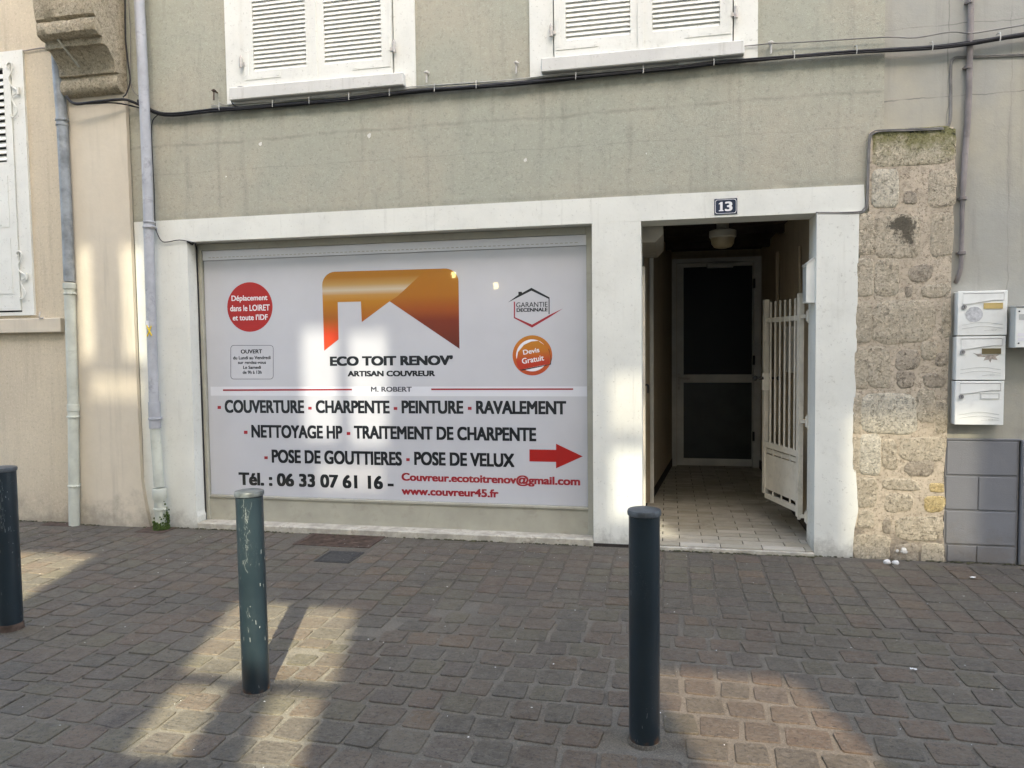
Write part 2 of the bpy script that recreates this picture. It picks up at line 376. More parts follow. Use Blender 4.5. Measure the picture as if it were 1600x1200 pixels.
# ================================================================== PAVEMENT
bm = bm_new()
bmesh.ops.create_grid(bm, x_segments=2, y_segments=2, size=1)
for v in bm.verts: v.co = Vector((v.co.x * 40, -10 + v.co.y * 30, -.0025))
bmesh.ops.delete(bm, geom=[], context='FACES')
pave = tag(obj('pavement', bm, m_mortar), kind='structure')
def sett_mesh(seed, round_, n_=12):
    r = random.Random(seed); me = bpy.data.meshes.new('sett')
    ring = []; n_ = 12; cr = .05 if round_ > 6 else .085
    for ux, uy, a0 in ((1, 1, 0), (-1, 1, 90), (-1, -1, 180), (1, -1, 270)):
        c_ = cr * r.uniform(.6, 1.5); ox, oy = ux * (.5 - c_ - r.random() * .065), uy * (.5 - c_ - r.random() * .075)
        for k in range(3): t = math.radians(a0 + 45 * k); ring.append((ox + c_ * math.cos(t), oy + c_ * math.sin(t)))
    tx, ty = r.uniform(-.045, .045), r.uniform(-.045, .045); vsx = []
    for f, zz in ((1.0, -1.0), (.995, .35), (.982, .80), (.955, 1.0)):
        for x, y in ring: vsx.append((x * f, y * f, zz + (x * tx + y * ty) * 6))
    fc = []
    for l in range(3):
        for i in range(n_): fc.append((l * n_ + i, l * n_ + (i + 1) % n_, (l + 1) * n_ + (i + 1) % n_, (l + 1) * n_ + i))
    vsx.append((0, 0, 1.0 + r.uniform(-.15, .15)))
    for i in range(n_): fc.append((3 * n_ + i, 3 * n_ + (i + 1) % n_, 4 * n_))
    me.from_pydata(vsx, [], fc); me.materials.append(m_sett)
    for p in me.polygons: p.use_smooth = p.index < 3 * n_
    return me
SM = {'A': [sett_mesh(i, 7) for i in range(16)], 'B': [sett_mesh(50 + i, 4.2) for i in range(20)]}
def yb(x):
    pts = [(-9, -2.75), (-2.1, -2.70), (-1.55, -1.75), (-.95, -1.22), (-.2, -1.31), (.6, -1.36), (9, -1.42)]
    for (a, p), (b, q) in zip(pts, pts[1:]):
        if a <= x <= b: return p + (q - p) * (x - a) / (b - a)
    return -1.4
holes_g = [(-2.85, -2.2, -.345, .0), (-2.47, -2.19, -.73, -.45), (-5.37, -5.03, -.13, .3), (-4.36, -4.08, -.21, .3)]
def inhole(x, y, m_=.05): return any(a - m_ < x < b + m_ and c - m_ < y < d + m_ for a, b, c, d in holes_g)
setts = []
r2 = random.Random(3)
x = -7.6
while x < 4.8:
    wcol = r2.uniform(.150, .178); y = -.02 - r2.random() * .1
    first = True
    while y > yb(x + wcol / 2) - .02:
        l = r2.uniform(.125, .185)
        if first and y > -.1: l = l * .8 + .05
        first = False
        cx, cy = x + wcol / 2 + .012 * math.sin(y * 2.1 + x), y - l / 2
        stop = y - l < yb(cx)
        if stop: l = y - yb(cx) + .004; cy = y - l / 2
        if l > .05 and not inhole(cx, cy): setts.append(('A', cx, cy, wcol - r2.uniform(.004, .009), l - r2.uniform(.004, .009), r2.uniform(-.03, .03)))
        if stop: break
        y -= l
    x += wcol
y = -1.16; row = 0
while y > -4.6:
    hrow = r2.uniform(.150, .178); x = -7.6 + r2.random() * .16
    while x < 4.8:
        l = r2.uniform(.135, .185); cx = x + l / 2
        cy = y - hrow / 2 + .018 * math.sin(cx * 1.7 + row * .35) + .012 * math.sin(cx * 4.1 + 1)
        hh = hrow; tp = min(cy + hrow / 2, min(yb(cx - l / 2), yb(cx + l / 2)) - .002)
        if tp < cy + hrow / 2: hh = tp - (cy - hrow / 2); cy = tp - hh / 2
        if hh > .055 and not inhole(cx, cy): setts.append(('B', cx, cy, l - r2.uniform(.006, .019), hh - r2.uniform(.005, .015), r2.uniform(-.065, .065) * (hh / hrow)))
        x += l
    y -= hrow; row += 1
# drop setts under the bollards' concrete collars
BOL = [(-3.491, -2.199), (-1.781, -2.600), (-.090, -2.699)]
def inview(cx, cy):
    d = Vector((cx, cy, 0)) - CAM; z = d.dot(fwd)
    if z < .3: return 99
    u, v = 800 + F * d.dot(RIGHT) / z, 600 - F * d.dot(UP) / z
    return z if -40 < u < 1640 and v < 1230 else 50 + z
setts = [s for s in setts if not any(math.hypot(s[1] - a, s[2] - b) < .10 for a, b in BOL[2:])]
setts.sort(key=lambda s: inview(s[1], s[2]))
def sett_matrix(s):
    return Matrix.Translation((s[1], s[2], .0)) @ Matrix.Rotation(s[5], 4, 'Z') @ Matrix.Diagonal((s[3], s[4], .0040, 1))
for i, s in enumerate(setts[:300]):
    o = bpy.data.objects.new('sett', SM[s[0]][i % len(SM[s[0]])]); COL.objects.link(o); o.parent = pave
    o.matrix_local = sett_matrix((*s[:1], s[1], s[2], s[3], s[4], s[5])); o.location.z = r2.uniform(-.002, .002)
bm = bm_new()
for i, s in enumerate(setts[300:]):
    me = SM[s[0]][i % len(SM[s[0]])].copy(); mm = sett_matrix(s); mm.translation.z = r2.uniform(-.003, .0015)
    me.transform(mm); bm.from_mesh(me); bpy.data.meshes.remove(me)
o = obj('setts', bm, m_sett, pave); tag(o, kind='stuff')

# ground fittings
gt = thing('drain_grate', (-2.53, -.17, 0), 'rusty brown slotted drain grate in the paving below the shop window', 'drain grate')
bm = bm_new()
for a in ((-2.84, -2.80), (-2.25, -2.21)): box(bm, a[0], a[1], -.335, -.005, -.02, .004)
box(bm, -2.80, -2.25, -.335, -.30, -.02, .0035); box(bm, -2.80, -2.25, -.04, -.005, -.02, .0035)
obj('frame', bm, m_rust, gt)
for i in range(7):
    y = -.285 + i * .036
    obj('bar', bx(-2.80, -2.25, y, y + .022, -.015, .002), m_rust, gt)
obj('pit', bx(-2.80, -2.25, -.30, -.04, -.03, -.016), m_darkmetal, gt)
ic = thing('inspection_cover', (-2.33, -.59, 0), 'small dark grey inspection cover in the paving in front of the drain grate', 'cover')
obj('cover_plate', bx(-2.445, -2.215, -.705, -.475, -.02, .004, bev=.003), m_iron, ic)
bm = bm_new(); wall_holes(bm, -2.465, -2.195, -.725, -.455, -.02, .002, [(-2.449, -2.211, -.709, -.471)])
for v in bm.verts: v.co = Vector((v.co.x, v.co.z, v.co.y))
bmesh.ops.recalc_face_normals(bm, faces=bm.faces)
obj('frame', bm, m_iron, ic)
for (a, b, c, d), lb in (((-5.36, -5.04, -.12, .03), 'rusty ground plate at the foot of the cream drainpipe'), ((-4.35, -4.09, -.20, .0), 'rusty ground plate at the foot of the mossy drainpipe')):
    o = tag(obj('drain_plate', bx(a, b, c, d, -.02, .003, bev=.002), m_rust), lb, 'plate', 'rusty plates under the drainpipes')

# ================================================================== LEFT BEIGE HOUSE
bh = thing('beige_house', (-6.2, 0, 0), 'beige rendered house at the left edge with a louvred shutter, pilaster and stone corbel', 'house')
bm = bm_new(); wall_holes(bm, -9.5, -4.46, -.05, 7.2, .0, .35, [(-6.9, -5.545, 1.86, 4.0)]); obj('wall', bm, m_beige, bh)
bm = bm_new(); prism(bm, [(-4.975, 3.66), (-4.41, 3.66), (-4.405, 1.2), (-4.40, .42), (-4.37, .2), (-4.325, -.02), (-5.03, -.02), (-5.0, .35)], -.035, .0); obj('pilaster', bm, m_beige2, bh)
obj('window_sill', bx(-6.95, -5.125, -.05, 0, 1.675, 1.80, bev=.006), m_beige2, bh)
bm = bm_new(); wall_holes(bm, -7.05, W(45, 300, -.02)[0], 1.83, 4.10, -.02, .001, [(-6.9, -5.54, 1.86, 4.0)]); obj('window_surround', bm, m_wood, bh)
sh = obj('shutter', bm_new(), m_wood, bh)
bm = bm_new(); wall_holes(bm, -6.20, -5.545, 1.875, 4.0, -.03, .01, [(-6.12, -5.615, 3.16, 3.96)])
box(bm, -6.12, -5.615, -.034, -.03, 2.02, 2.50); box(bm, -6.12, -5.615, -.034, -.03, 2.60, 3.04)
bm.to_mesh(sh.data); bm.free(); sh.data.materials.append(m_wood)
for i in range(13):
    z = 3.17 + i * .058
    obj('slat', bx(-6.119, -5.616, -.024, -.016, z, z + .050, rot=Matrix.Rotation(math.radians(-30), 4, 'X')), m_wood, sh)
obj('shutter', bx(-6.89, -6.21, -.03, .01, 1.90, 4.0), m_wood, bh)
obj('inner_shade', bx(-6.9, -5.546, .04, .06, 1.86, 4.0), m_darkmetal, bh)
def scroll(cx, cz, h, parent, y=-.035):
    bm = bm_new(); s = h / .46
    P = [(.02, .23), (-.02, .235), (-.045, .21), (-.03, .185), (-.005, .19)]
    pts = [(-.035, .19), (-.05, .215), (-.03, .24), (.0, .235), (.012, .20), (-.005, .16), (-.03, .12), (-.035, .08), (-.01, .045), (.03, .02), (.045, 0), (.03, -.02), (-.01, -.045), (.0, -.09), (.03, -.14), (.03, -.18), (.0, -.21), (-.03, -.205), (-.035, -.185)]
    tube(bm, [(cx + a * s, y, cz + b * s) for a, b in pts], .0055, 6, 4)
    cyl(bm, (cx + .055 * s, y, cz), .012, .06 * s, 10)
    return obj('scroll_hinge', bm, m_wood, parent, smooth=True)
a = W(22, 143, -.03); scroll(a[0] - .01, a[1], .47, sh); a = W(36, 432, -.03); scroll(a[0] - .01, a[1], .42, sh)
bm = bm_new(); a = W(63, 497, -.05); tube(bm, [(a[0], -.05, a[1] + .055), (a[0] + .003, -.06, a[1] + .02), (a[0], -.055, a[1] + .0), (a[0] + .035, -.05, a[1] + .0)], .007, 6); obj('shutter_catch', bm, m_steelpale, bh)
# corbel: profile in YZ swept along X
prof = [(-.0, 5.0), (-.37, 5.0), (-.368, 4.26), (-.352, 4.165), (-.325, 4.148), (-.345, 4.13), (-.352, 4.09), (-.340, 4.045), (-.305, 4.022), (-.262, 4.018), (-.262, 3.965),
        (-.225, 3.962), (-.185, 3.925), (-.145, 3.875), (-.130, 3.84), (-.125, 3.79), (-.098, 3.785), (-.100, 3.772), (-.118, 3.755), (-.122, 3.71), (-.112, 3.67), (-.085, 3.648), (-.04, 3.642), (0, 3.642)]
bm = bm_new(); rr = random.Random(4); rings = []
nx = 14
for k in range(nx + 1):
    t = k / nx; ring = []
    for y, z in prof:
        e = 1 if 0 < k < nx else .985
        xx = -4.955 + .545 * t
        j = 0 if y == 0 else rr.uniform(-.006, .006)
        ring.append(bm.verts.new((xx + (rr.uniform(-.004, .004) if 0 < k < nx else rr.uniform(-.006, .002)), (y + j) * e, z + (rr.uniform(-.004, .004)))))
    rings.append(ring)
for a_, b_ in zip(rings, rings[1:]):
    for i in range(len(prof) - 1): bm.faces.new((a_[i], b_[i], b_[i + 1], a_[i + 1]))
bm.faces.new(rings[0]); bm.faces.new(rings[-1][::-1]); bmesh.ops.recalc_face_normals(bm, faces=bm.faces)
cb_ = tag(obj('corbel', bm, m_corbel, bh, smooth=True), 'big moulded stone corbel under the upper storey')
bm = bm_new(); tube(bm, [(-4.83, -.27, 4.035), (-4.80, -.28, 4.01), (-4.765, -.23, 3.93), (-4.735, -.15, 3.845)], .010, 8); tube(bm, [(-4.93, -.255, 4.02), (-4.83, -.265, 4.035)], .012, 6); obj('iron_hook', bm, m_conc, cb_)
bm = bm_new(); tube(bm, [(-4.88, -.375, 4.36), (-4.87, -.39, 4.33), (-4.85, -.385, 4.33), (-4.845, -.37, 4.37)], .006, 6); obj('iron_hook', bm, m_rust, cb_)

# ================================================================== GREY TOWNHOUSE
th = thing('townhouse', (-1.5, 0, 0), 'grey rendered townhouse with white shopfront surround, white shutters and an open passage', 'house')
bm = bm_new()
wall_holes(bm, -4.46, 1.43, 0, 7.2, .012, .32, [(-3.92, -.53, -.1, 2.42), (-.205, 1.02, -.1, 2.42), (-3.36, -2.03, 3.6, 5.1), (-.85, .48, 3.6, 5.1)])
obj('wall', bm, m_grey, th)
bm = bm_new(); wall_holes(bm, 1.43, 5.5, 0, 7.2, .026, .32, [])
wr = obj('wall', bm, m_grey2, th); tag(wr, 'smoother grey render right of the vertical crease')
# white surround
pt = lambda *P: [W(*p) for p in P]
bm = bm_new(); prism(bm, [(-4.40, 2.59), (-4.40, 2.405), (-3.0, 2.402), (1.315, 2.402), (1.315, 2.49), (1.308, 2.578), (0, 2.584), (-2, 2.588)], 0.0, .27); obj('lintel', bm, m_white, th)
bm = bm_new(); prism(bm, [(-4.398, 2.404), (-4.398, -.01), (-3.895, -.01), (-3.893, .1), (-3.904, .14), (-3.904, 2.404)], .0005, .315); obj('pillar', bm, m_white, th)
bm = bm_new(); prism(bm, [(-.547, 2.401), (-.550, -.01), (-.188, -.01), (-.191, 2.401)], .0005, .27); obj('pillar', bm, m_white, th)
bm = bm_new(); prism(bm, [(1.006, 2.401), (1.006, -.01), (1.262, -.015), (1.264, .10), (W(1334, 838)[0], .20), (W(1340, 812)[0], .33), (W(1339, 790)[0], .45), (W(1336, 745)[0], .62), (W(1331, 700)[0], .82), (1.27, 1.2), (1.278, 2.401)], -.012, .27)
tag(obj('pillar', bm, m_white, th), 'right-hand white pillar with a ragged lower edge')
# windows + shutters
def upper_window(x0, x1, sx0, sx1, l0, mid, l1, cz):
    bm = bm_new(); wall_holes(bm, x0, x1, 3.487, 5.25, -.004, .013, [(l0 - .01, l1 + .01, 3.55, 5.05)]); obj('window_surround', bm, m_wood, th)
    bm = bm_new(); box(bm, l0 - .03, l1 + .03, .10, .14, 3.55, 5.1); obj('window_pane', bm, m_darkglass, th)
    bm = bm_new(); prism(bm, [(sx0, 3.50), (sx0 + .004, 3.60), (sx1 - .004, 3.595), (sx1, 3.50)], -.065, .05)
    bmesh.ops.bevel(bm, geom=list(bm.edges), offset=.006, segments=1, affect='EDGES'); obj('window_sill', bm, m_sill, th)
    for k, (a, b, lf) in enumerate(((l0, mid - .003, 1), (mid + .003, l1, 0))):
        si, so_ = (.085, .075)
        ha, hb = (a + si, b - so_) if lf else (a + so_, b - si)
        bm = bm_new(); wall_holes(bm, a, b, 3.607, 5.02, -.022, .014, [(ha, hb, 3.72, 4.95)])
        if lf: box(bm, b - .022, b + .018, -.030, -.022, 3.607, 5.02)      # cover strip
        s = obj('shutter', bm, m_wood, th)
        i = 0; z = 3.722
        while z < 4.93:
            obj('slat', bx(ha + .001, hb - .001, -.0115, -.0035, z - .003, z + .034, rot=Matrix.Rotation(math.radians(-24), 4, 'X')), m_wood, s); z += .0342
        # corner strap and hinge
        e, g_ = (a + .012, 1) if lf else (b - .012, -1)
        bm = bm_new(); X = sorted((e, e + g_ * .03)); box(bm, X[0], X[1], -.0265, -.0222, 3.66, 3.90)
        X2 = sorted((e + g_ * .03, e + g_ * .31)); box(bm, X2[0], X2[1], -.0262, -.0222, 3.66, 3.695)
        for q in (.02, .12, .215): cyl(bm, (e + g_ * .015, -.028, 3.665 + q), .005, .004, 8, 'Y')
        for q in (.14, .285): cyl(bm, (e + g_ * q, -.028, 3.677), .006, .004, 8, 'Y')
        obj('corner_strap', bm, m_wood, s)
        hx = a - .022 if lf else b + .022
        bm = bm_new(); cyl(bm, (hx, -.028, 3.80), .013, .075, 12); cyl(bm, (hx, -.028, 3.848), .011, .02, 12, r2=.003)
        X = sorted((hx, e)); box(bm, X[0], X[1], -.030, -.0268, 3.775, 3.80); obj('hinge', bm, m_steelpale, s, smooth=True)
upper_window(-3.490, -1.885, -3.435, -1.962, -3.32, -2.70, -2.065, 0)
upper_window(-.996, .612, -.905, .520, -.81, -.183, .442, 0)
for px, py, q in ((407, 225, .016), (577, 212, .018), (821, 250, .014), (353, 276, .007), (1010, 240, .006)):
    p = W(px, py, .012); bm = bm_new(); prism(bm, [(p[0] + q * (1 + .3 * math.sin(3 * a_ + px)) * math.cos(a_) * .8, p[1] + q * (1 + .3 * math.cos(2 * a_ + py)) * math.sin(a_)) for a_ in [i * .628 for i in range(10)]], .009, .014); obj('plaster_patch', bm, m_sill, th)
# beyond the crease: thin crease strip
for zz, xa, xb in ((3.62, 1.46, 1.80), (3.13, 1.45, 1.95)):
    pass
# passage shell
FZ = .03
bm = bm_new(); prism(bm, [(0, 0)] * 0 or [(-.6, FZ - .3), (-.6, FZ - .008), (1.3, FZ - .008), (1.3, FZ - .3)], .0, 4.2); tag(obj('passage_floor', bm, m_grout), kind='structure'); floor_ = bpy.data.objects['passage_floor']
obj('threshold', bx(-.188, 1.006, -.03, .0, -.02, FZ - .006, bev=.004), m_conc, floor_)
ty = .004; row = 0
while ty < 3.62:
    th_ = .105; xo = -.188 - (.145 if row % 2 else .02)
    while xo < 1.07:
        xa, xb = max(xo + .0025, -.19), min(xo + .2885, 1.10)
        if xb - xa > .03 and not (ty < .27 and xa > 1.0):
            if ty < .27: xb = min(xb, 1.004)
            lim = -.21 if ty < 1.5 else -.17 + (ty - 1.5) * .1
            xa2 = max(xa, lim)
            if xb - xa2 > .03: obj('tile', bx(xa2 + .001, xb - .001, ty + .003, ty + th_ - .0035, FZ - .02, FZ + rnd.uniform(-.0005, .0008)), m_tile, floor_)
        xo += .291
    ty += th_; row += 1
pa = thing('entrance_passage', (.43, .3, FZ), 'dark tiled entrance passage behind the open gate, with brown walls', 'passage')
obj('passage_wall', bx(1.075, 1.20, .27, 3.9, -.02, 2.62), m_inner, pa)
bm = bm_new(); vs4 = [(-.2, .27), (-.2, .45), (-.235, .45), (-.235, 1.47), (-.16, 1.47), (.045, 3.655), (.045, 3.9), (-.5, 3.9), (-.5, .27)]
a = [bm.verts.new((x, y, -.02)) for x, y in vs4]; b = [bm.verts.new((x, y, 2.62)) for x, y in vs4]; bm.faces.new(a); bm.faces.new(b[::-1])
for i in range(len(vs4)): bm.faces.new((a[i], a[(i + 1) % 9], b[(i + 1) % 9], b[i]))
bmesh.ops.recalc_face_normals(bm, faces=bm.faces); obj('passage_wall', bm, m_inner, pa)
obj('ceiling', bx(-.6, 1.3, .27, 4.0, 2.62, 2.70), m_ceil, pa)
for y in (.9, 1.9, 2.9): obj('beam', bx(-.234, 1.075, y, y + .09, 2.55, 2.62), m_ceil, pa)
obj('back_wall', bx(-.6, 1.3, 3.72, 3.8, -.02, 2.70), m_inner, pa)
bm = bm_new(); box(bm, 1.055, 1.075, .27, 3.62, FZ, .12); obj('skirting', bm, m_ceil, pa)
bm = bm_new(); sk = [(-.155, 1.48), (.05, 3.62), (.04, 3.63), (-.168, 1.48)]
a = [bm.verts.new((x, y, FZ)) for x, y in sk]; b = [bm.verts.new((x, y, FZ + .09)) for x, y in sk]; bm.faces.new(a); bm.faces.new(b)
for i in range(4): bm.faces.new((a[i], a[(i + 1) % 4], b[(i + 1) % 4], b[i]))
bmesh.ops.recalc_face_normals(bm, faces=bm.faces); obj('skirting', bm, m_ceil, pa)
# things on passage walls
bm = bm_new(); prism(bm, [(-.23, 2.42), (-.035, 2.42), (-.037, 2.36), (-.095, 2.30), (-.23, 2.30)], .40, 1.45)
obj('roller_box', bm, m_gate, pa)
obj('door_post', bx(-.165, -.13, 1.44, 1.50, FZ, 2.30), m_inframe, pa); obj('roller_slat_panel', bx(-.232, -.215, .50, 1.44, 1.95, 2.30), m_alu, pa)
obj('side_door', bx(-.232, -.212, .50, 1.30, FZ, 1.95), m_gate, pa)
obj('light_switch', bx(1.067, 1.075, 2.6, 2.68, 1.15, 1.23, bev=.002), m_lampwhite, pa); obj('utility_box', bx(1.02, 1.075, 1.2, 1.55, 1.25, 1.65, bev=.004), m_inframe, pa)
obj('wall_pipe', tube(bm_new(), [(1.06, .9, 1.0), (1.06, .9, 1.7), (1.06, 1.0, 2.3)], .012, 8, 0), m_inner, pa); obj('wall_pipe', tube(bm_new(), [(1.055, 2.2, .6), (1.055, 2.2, 2.4)], .02, 8, 0), m_inner, pa)
# back door
dr = thing('glazed_door', (.56, 3.62, FZ), 'grey framed glazed door with two dark panes at the end of the passage', 'door')
D = 3.62
bm = bm_new(); wall_holes(bm, .045, 1.07, FZ, 2.52, D - .02, D + .06, [(.10, .985, FZ - .01, 2.47)]); obj('frame', bm, m_inframe, dr)
lx0, lx1 = .105, .98
g1 = W(1068, 418, D) + W(1175, 585, D); g2 = W(1068, 598, D) + W(1173, 718, D)
gx0, gx1 = g1[0], g1[2]
bm = bm_new(); wall_holes(bm, lx0, lx1, FZ + .01, 2.465, D + .0, D + .04, [(gx0, gx1, g1[3], g1[1]), (gx0, gx1, g2[3], g2[1])]); lf_ = obj('door_leaf', bm, m_inframe, dr)
obj('pane', bx(gx0, gx1, D + .015, D + .025, g1[3], g1[1]), m_wired, lf_); obj('pane', bx(gx0, gx1, D + .015, D + .025, g2[3], g2[1]), m_darkglass, lf_)
bm = bm_new(); tube(bm, [(gx0 - .05, D, 1.10), (gx0 - .05, D - .05, 1.10), (gx0 + .07, D - .05, 1.09)], .011, 8, 3); box(bm, gx0 - .07, gx0 - .035, D - .008, D, .95, 1.15); obj('handle', bm, m_steelpale, dr)
for z in (2.15, 1.25, .35): obj('hinge', bx(lx1 - .005, lx1 + .02, D - .03, D - .005, z, z + .11), m_darkmetal, dr)
obj('door_closer', bx(.45, .75, D - .07, D, 2.40, 2.45, bev=.005), m_inframe, dr)
# ceiling lamp
cl = thing('ceiling_lamp', (.45, 1.0, 2.62), 'unlit round ceiling lamp with white rim and glass bowl in the passage', 'lamp')
obj('base', lathe(bm_new(), [(.05, .0), (.05, .12), (.055, .16)], (.45, 1.0, 2.46)), m_lampwhite, cl, smooth=True)
obj('rim', lathe(bm_new(), [(.100, 0), (.110, .01), (.110, .06), (.06, .075)], (.45, 1.0, 2.39)), m_lampwhite, cl, smooth=True)
obj('glass_bowl', lathe(bm_new(), [(.03, -.085), (.07, -.075), (.092, -.045), (.098, 0)], (.45, 1.0, 2.39)), m_lampglass, cl, smooth=True)

# ------------------------------------------------------------------ shop window
sw = thing('shop_window', (-2.2, .14, .05), 'wide aluminium framed shop window with beige kick panel, covered by the white sign', 'window')
Yf = .135
L = W(322, 600, Yf)[0]; R_ = W(917.5, 600, Yf)[0]; zt = W(620, 381, Yf)[1]
zb = .262
obj('sill', bx(-3.90, -.550, -.004, .315, -.02, .048, bev=.006), m_conc, sw)
bm = bm_new(); box(bm, -3.903, L, Yf - .01, .26, .048, 2.40, bev=.003); obj('frame', bm, m_alu, sw)
obj('frame', bx(R_, -.55, Yf - .01, .26, .048, 2.40, bev=.003), m_alu, sw)
obj('frame', bx(L, R_, Yf - .012, .26, 2.345, 2.40, bev=.003), m_alu, sw)
obj('roller_box', bx(L, R_, Yf + .005, .26, 2.262, 2.345, bev=.004), m_vinylpale, sw)
bm = bm_new()
for i in range(84): xx = L + .06 + i * .0375; box(bm, xx, xx + .022, Yf + .004, Yf + .0052, 2.283, 2.288)
tag(obj('perforation', bm, m_alu, sw), kind='stuff')
obj('kick_panel', bx(L, R_, Yf + .004, .26, .048, zb - .022), m_alu, sw)
obj('frame', bx(L, R_, Yf - .006, .26, zb - .022, zb, bev=.003), m_alu, sw)
SY = .152
obj('pane', bx(L, R_, SY + .004, SY + .010, zb, 2.262), m_darkglass, sw)
# ------------------------------------------------------------------ the sign
sg = thing('window_sign', (-2.2, SY, .3), 'white vinyl shop sign with orange roof logo and black lettering across the window', 'sign')
obj('sheet', bx(L + .004, R_ - .003, SY, SY + .003, zb + .002, 2.260), m_vinylwhite, sg)
zb0, zb1 = W(620, 618.8, SY)[1], W(620, 604, SY)[1]
obj('pale_band', bx(L + .03, R_ - .004, SY - .0002, SY, zb0, zb1), m_vinylpale, sg)
def text_mesh(body, off):
    c = bpy.data.curves.new('t', 'FONT'); c.body = body; c.offset = 0; c.resolution_u = 6; c.extrude = 0.0
    o = bpy.data.objects.new('t', c); COL.objects.link(o); dg = bpy.context.evaluated_depsgraph_get(); dg.update()
    me = bpy.data.meshes.new_from_object(o.evaluated_get(dg)); bpy.data.objects.remove(o); bpy.data.curves.remove(c)
    if off > 0:            # heavier weight: the glyphs printed several times, a hair apart
        bm = bm_new()
        for k, (dx, dy) in enumerate(((0, 0), (1, 0), (-1, 0), (.5, .8), (-.5, .8), (.5, -.8), (-.5, -.8), (1, .8), (-1, .8), (1, -.8), (-1, -.8))):
            m2 = me.copy(); m2.transform(Matrix.Translation((dx * off, dy * off * .8, k * .000012))); bm.from_mesh(m2); bpy.data.meshes.remove(m2)
        bm.to_mesh(me); bm.free()
    return me
def text(body, x0, y0, x1, y1, mat, parent, off=.02, Y=SY, lift=.0015, tilt=0, name='lettering', world=None):
    me = text_mesh(body, off); xs = [v.co.x for v in me.vertices]; ys = [v.co.y for v in me.vertices]
    if world: X0, Z1, X1, Z0 = world
    else:
        X0, X1 = W(x0, (y0 + y1) / 2, Y)[0], W(x1, (y0 + y1) / 2, Y)[0]; Z1, Z0 = W((x0 + x1) / 2, y0, Y)[1], W((x0 + x1) / 2, y1, Y)[1]
    a, b, c, d = min(xs), max(xs), min(ys), max(ys); t = math.radians(tilt); cx, cz = (X0 + X1) / 2, (Z0 + Z1) / 2
    for v in me.vertices:
        x = X0 + (v.co.x - a) / (b - a) * (X1 - X0) - cx; z = Z0 + (v.co.y - c) / (d - c) * (Z1 - Z0) - cz
        v.co = (cx + x * math.cos(t) - z * math.sin(t), Y - lift * .35 - v.co.z, cz + x * math.sin(t) + z * math.cos(t))
    me.materials.clear(); me.materials.append(mat); me.update()
    o = obj(name, me, mat, parent); return o
def poly(pts, mat, parent, name, lift=.0015, Y=SY, th=.0002):
    bm = bm_new(); prism(bm, [W(x, y, Y) for x, y in pts], Y - lift * .35, Y - lift * .35 + th); bmesh.ops.triangulate(bm, faces=[f for f in bm.faces if len(f.verts) > 4]); return obj(name, bm, mat, parent)
def disc(cx, cy, rx, ry, mat, parent, name, lift=.0012, Y=SY, n_=48, a0=0, a1=360, inner=0):
    if inner:
        P = [(cx + rx * math.cos(math.radians(a0 + (a1 - a0) * i / n_)), cy + ry * math.sin(math.radians(a0 + (a1 - a0) * i / n_))) for i in range(n_ + 1)]
        Q = [(cx + (x - cx) * inner, cy + (y - cy) * inner) for x, y in P[::-1]]; return poly(P + Q, mat, parent, name, lift, Y)
    return poly([(cx + rx * math.cos(2 * math.pi * i / n_), cy + ry * math.sin(2 * math.pi * i / n_)) for i in range(n_)], mat, parent, name, lift, Y)
def rrect(x0, y0, x1, y1, r, n_=6):
    P = []
    for cx, cy, a in ((x1 - r, y0 + r, -90), (x1 - r, y1 - r, 0), (x0 + r, y1 - r, 90), (x0 + r, y0 + r, 180)):
        for i in range(n_ + 1): t = math.radians(a + 90 * i / n_); P.append((cx + r * math.cos(t), cy + r * math.sin(t)))
    return P
bd = disc(390.5, 479.7, 35.4, 38.8, m_prtred, sg, 'round_badge')
text('Déplacement', 361.8, 461.2, 417.9, 472.2, m_prtwhite, bd, .022, lift=.002)
text('dans le LOIRET', 359.8, 476.3, 421.4, 485.9, m_prtwhite, bd, .022, lift=.002)
text("et toute l'IDF", 363.7, 491.3, 418.4, 500.3, m_prtwhite, bd, .022, lift=.002)
P = rrect(360.3, 539.3, 427.3, 592.6, 5); Q = rrect(361.0, 540.0, 426.6, 591.9, 4.4)
bm = bm_new(); va = [bm.verts.new((*W(x, y, SY)[:1], SY - .0004, W(x, y, SY)[1])) for x, y in P]; vb = [bm.verts.new((W(x, y, SY)[0], SY - .0004, W(x, y, SY)[1])) for x, y in Q]
for i in range(len(P)): bm.faces.new((va[i], va[(i + 1) % len(P)], vb[(i + 1) % len(P)], vb[i]))
hb = obj('opening_hours_panel', bm, m_prtgrey, sg)
text('OUVERT', 376.3, 546, 409.6, 552.3, m_prtblack, hb, .03)
text('du Lundi au Vendredi', 364.3, 556.2, 422.8, 561.5, m_prtblack, hb, .025)
text('sur rendez-vous', 372, 563.9, 415.6, 568.6, m_prtblack, hb, .025)
text('Le Samedi', 380, 571.4, 407.8, 576.4, m_prtblack, hb, .025)
text('de 9h à 13h', 379.3, 579, 408.9, 584.1, m_prtblack, hb, .025)
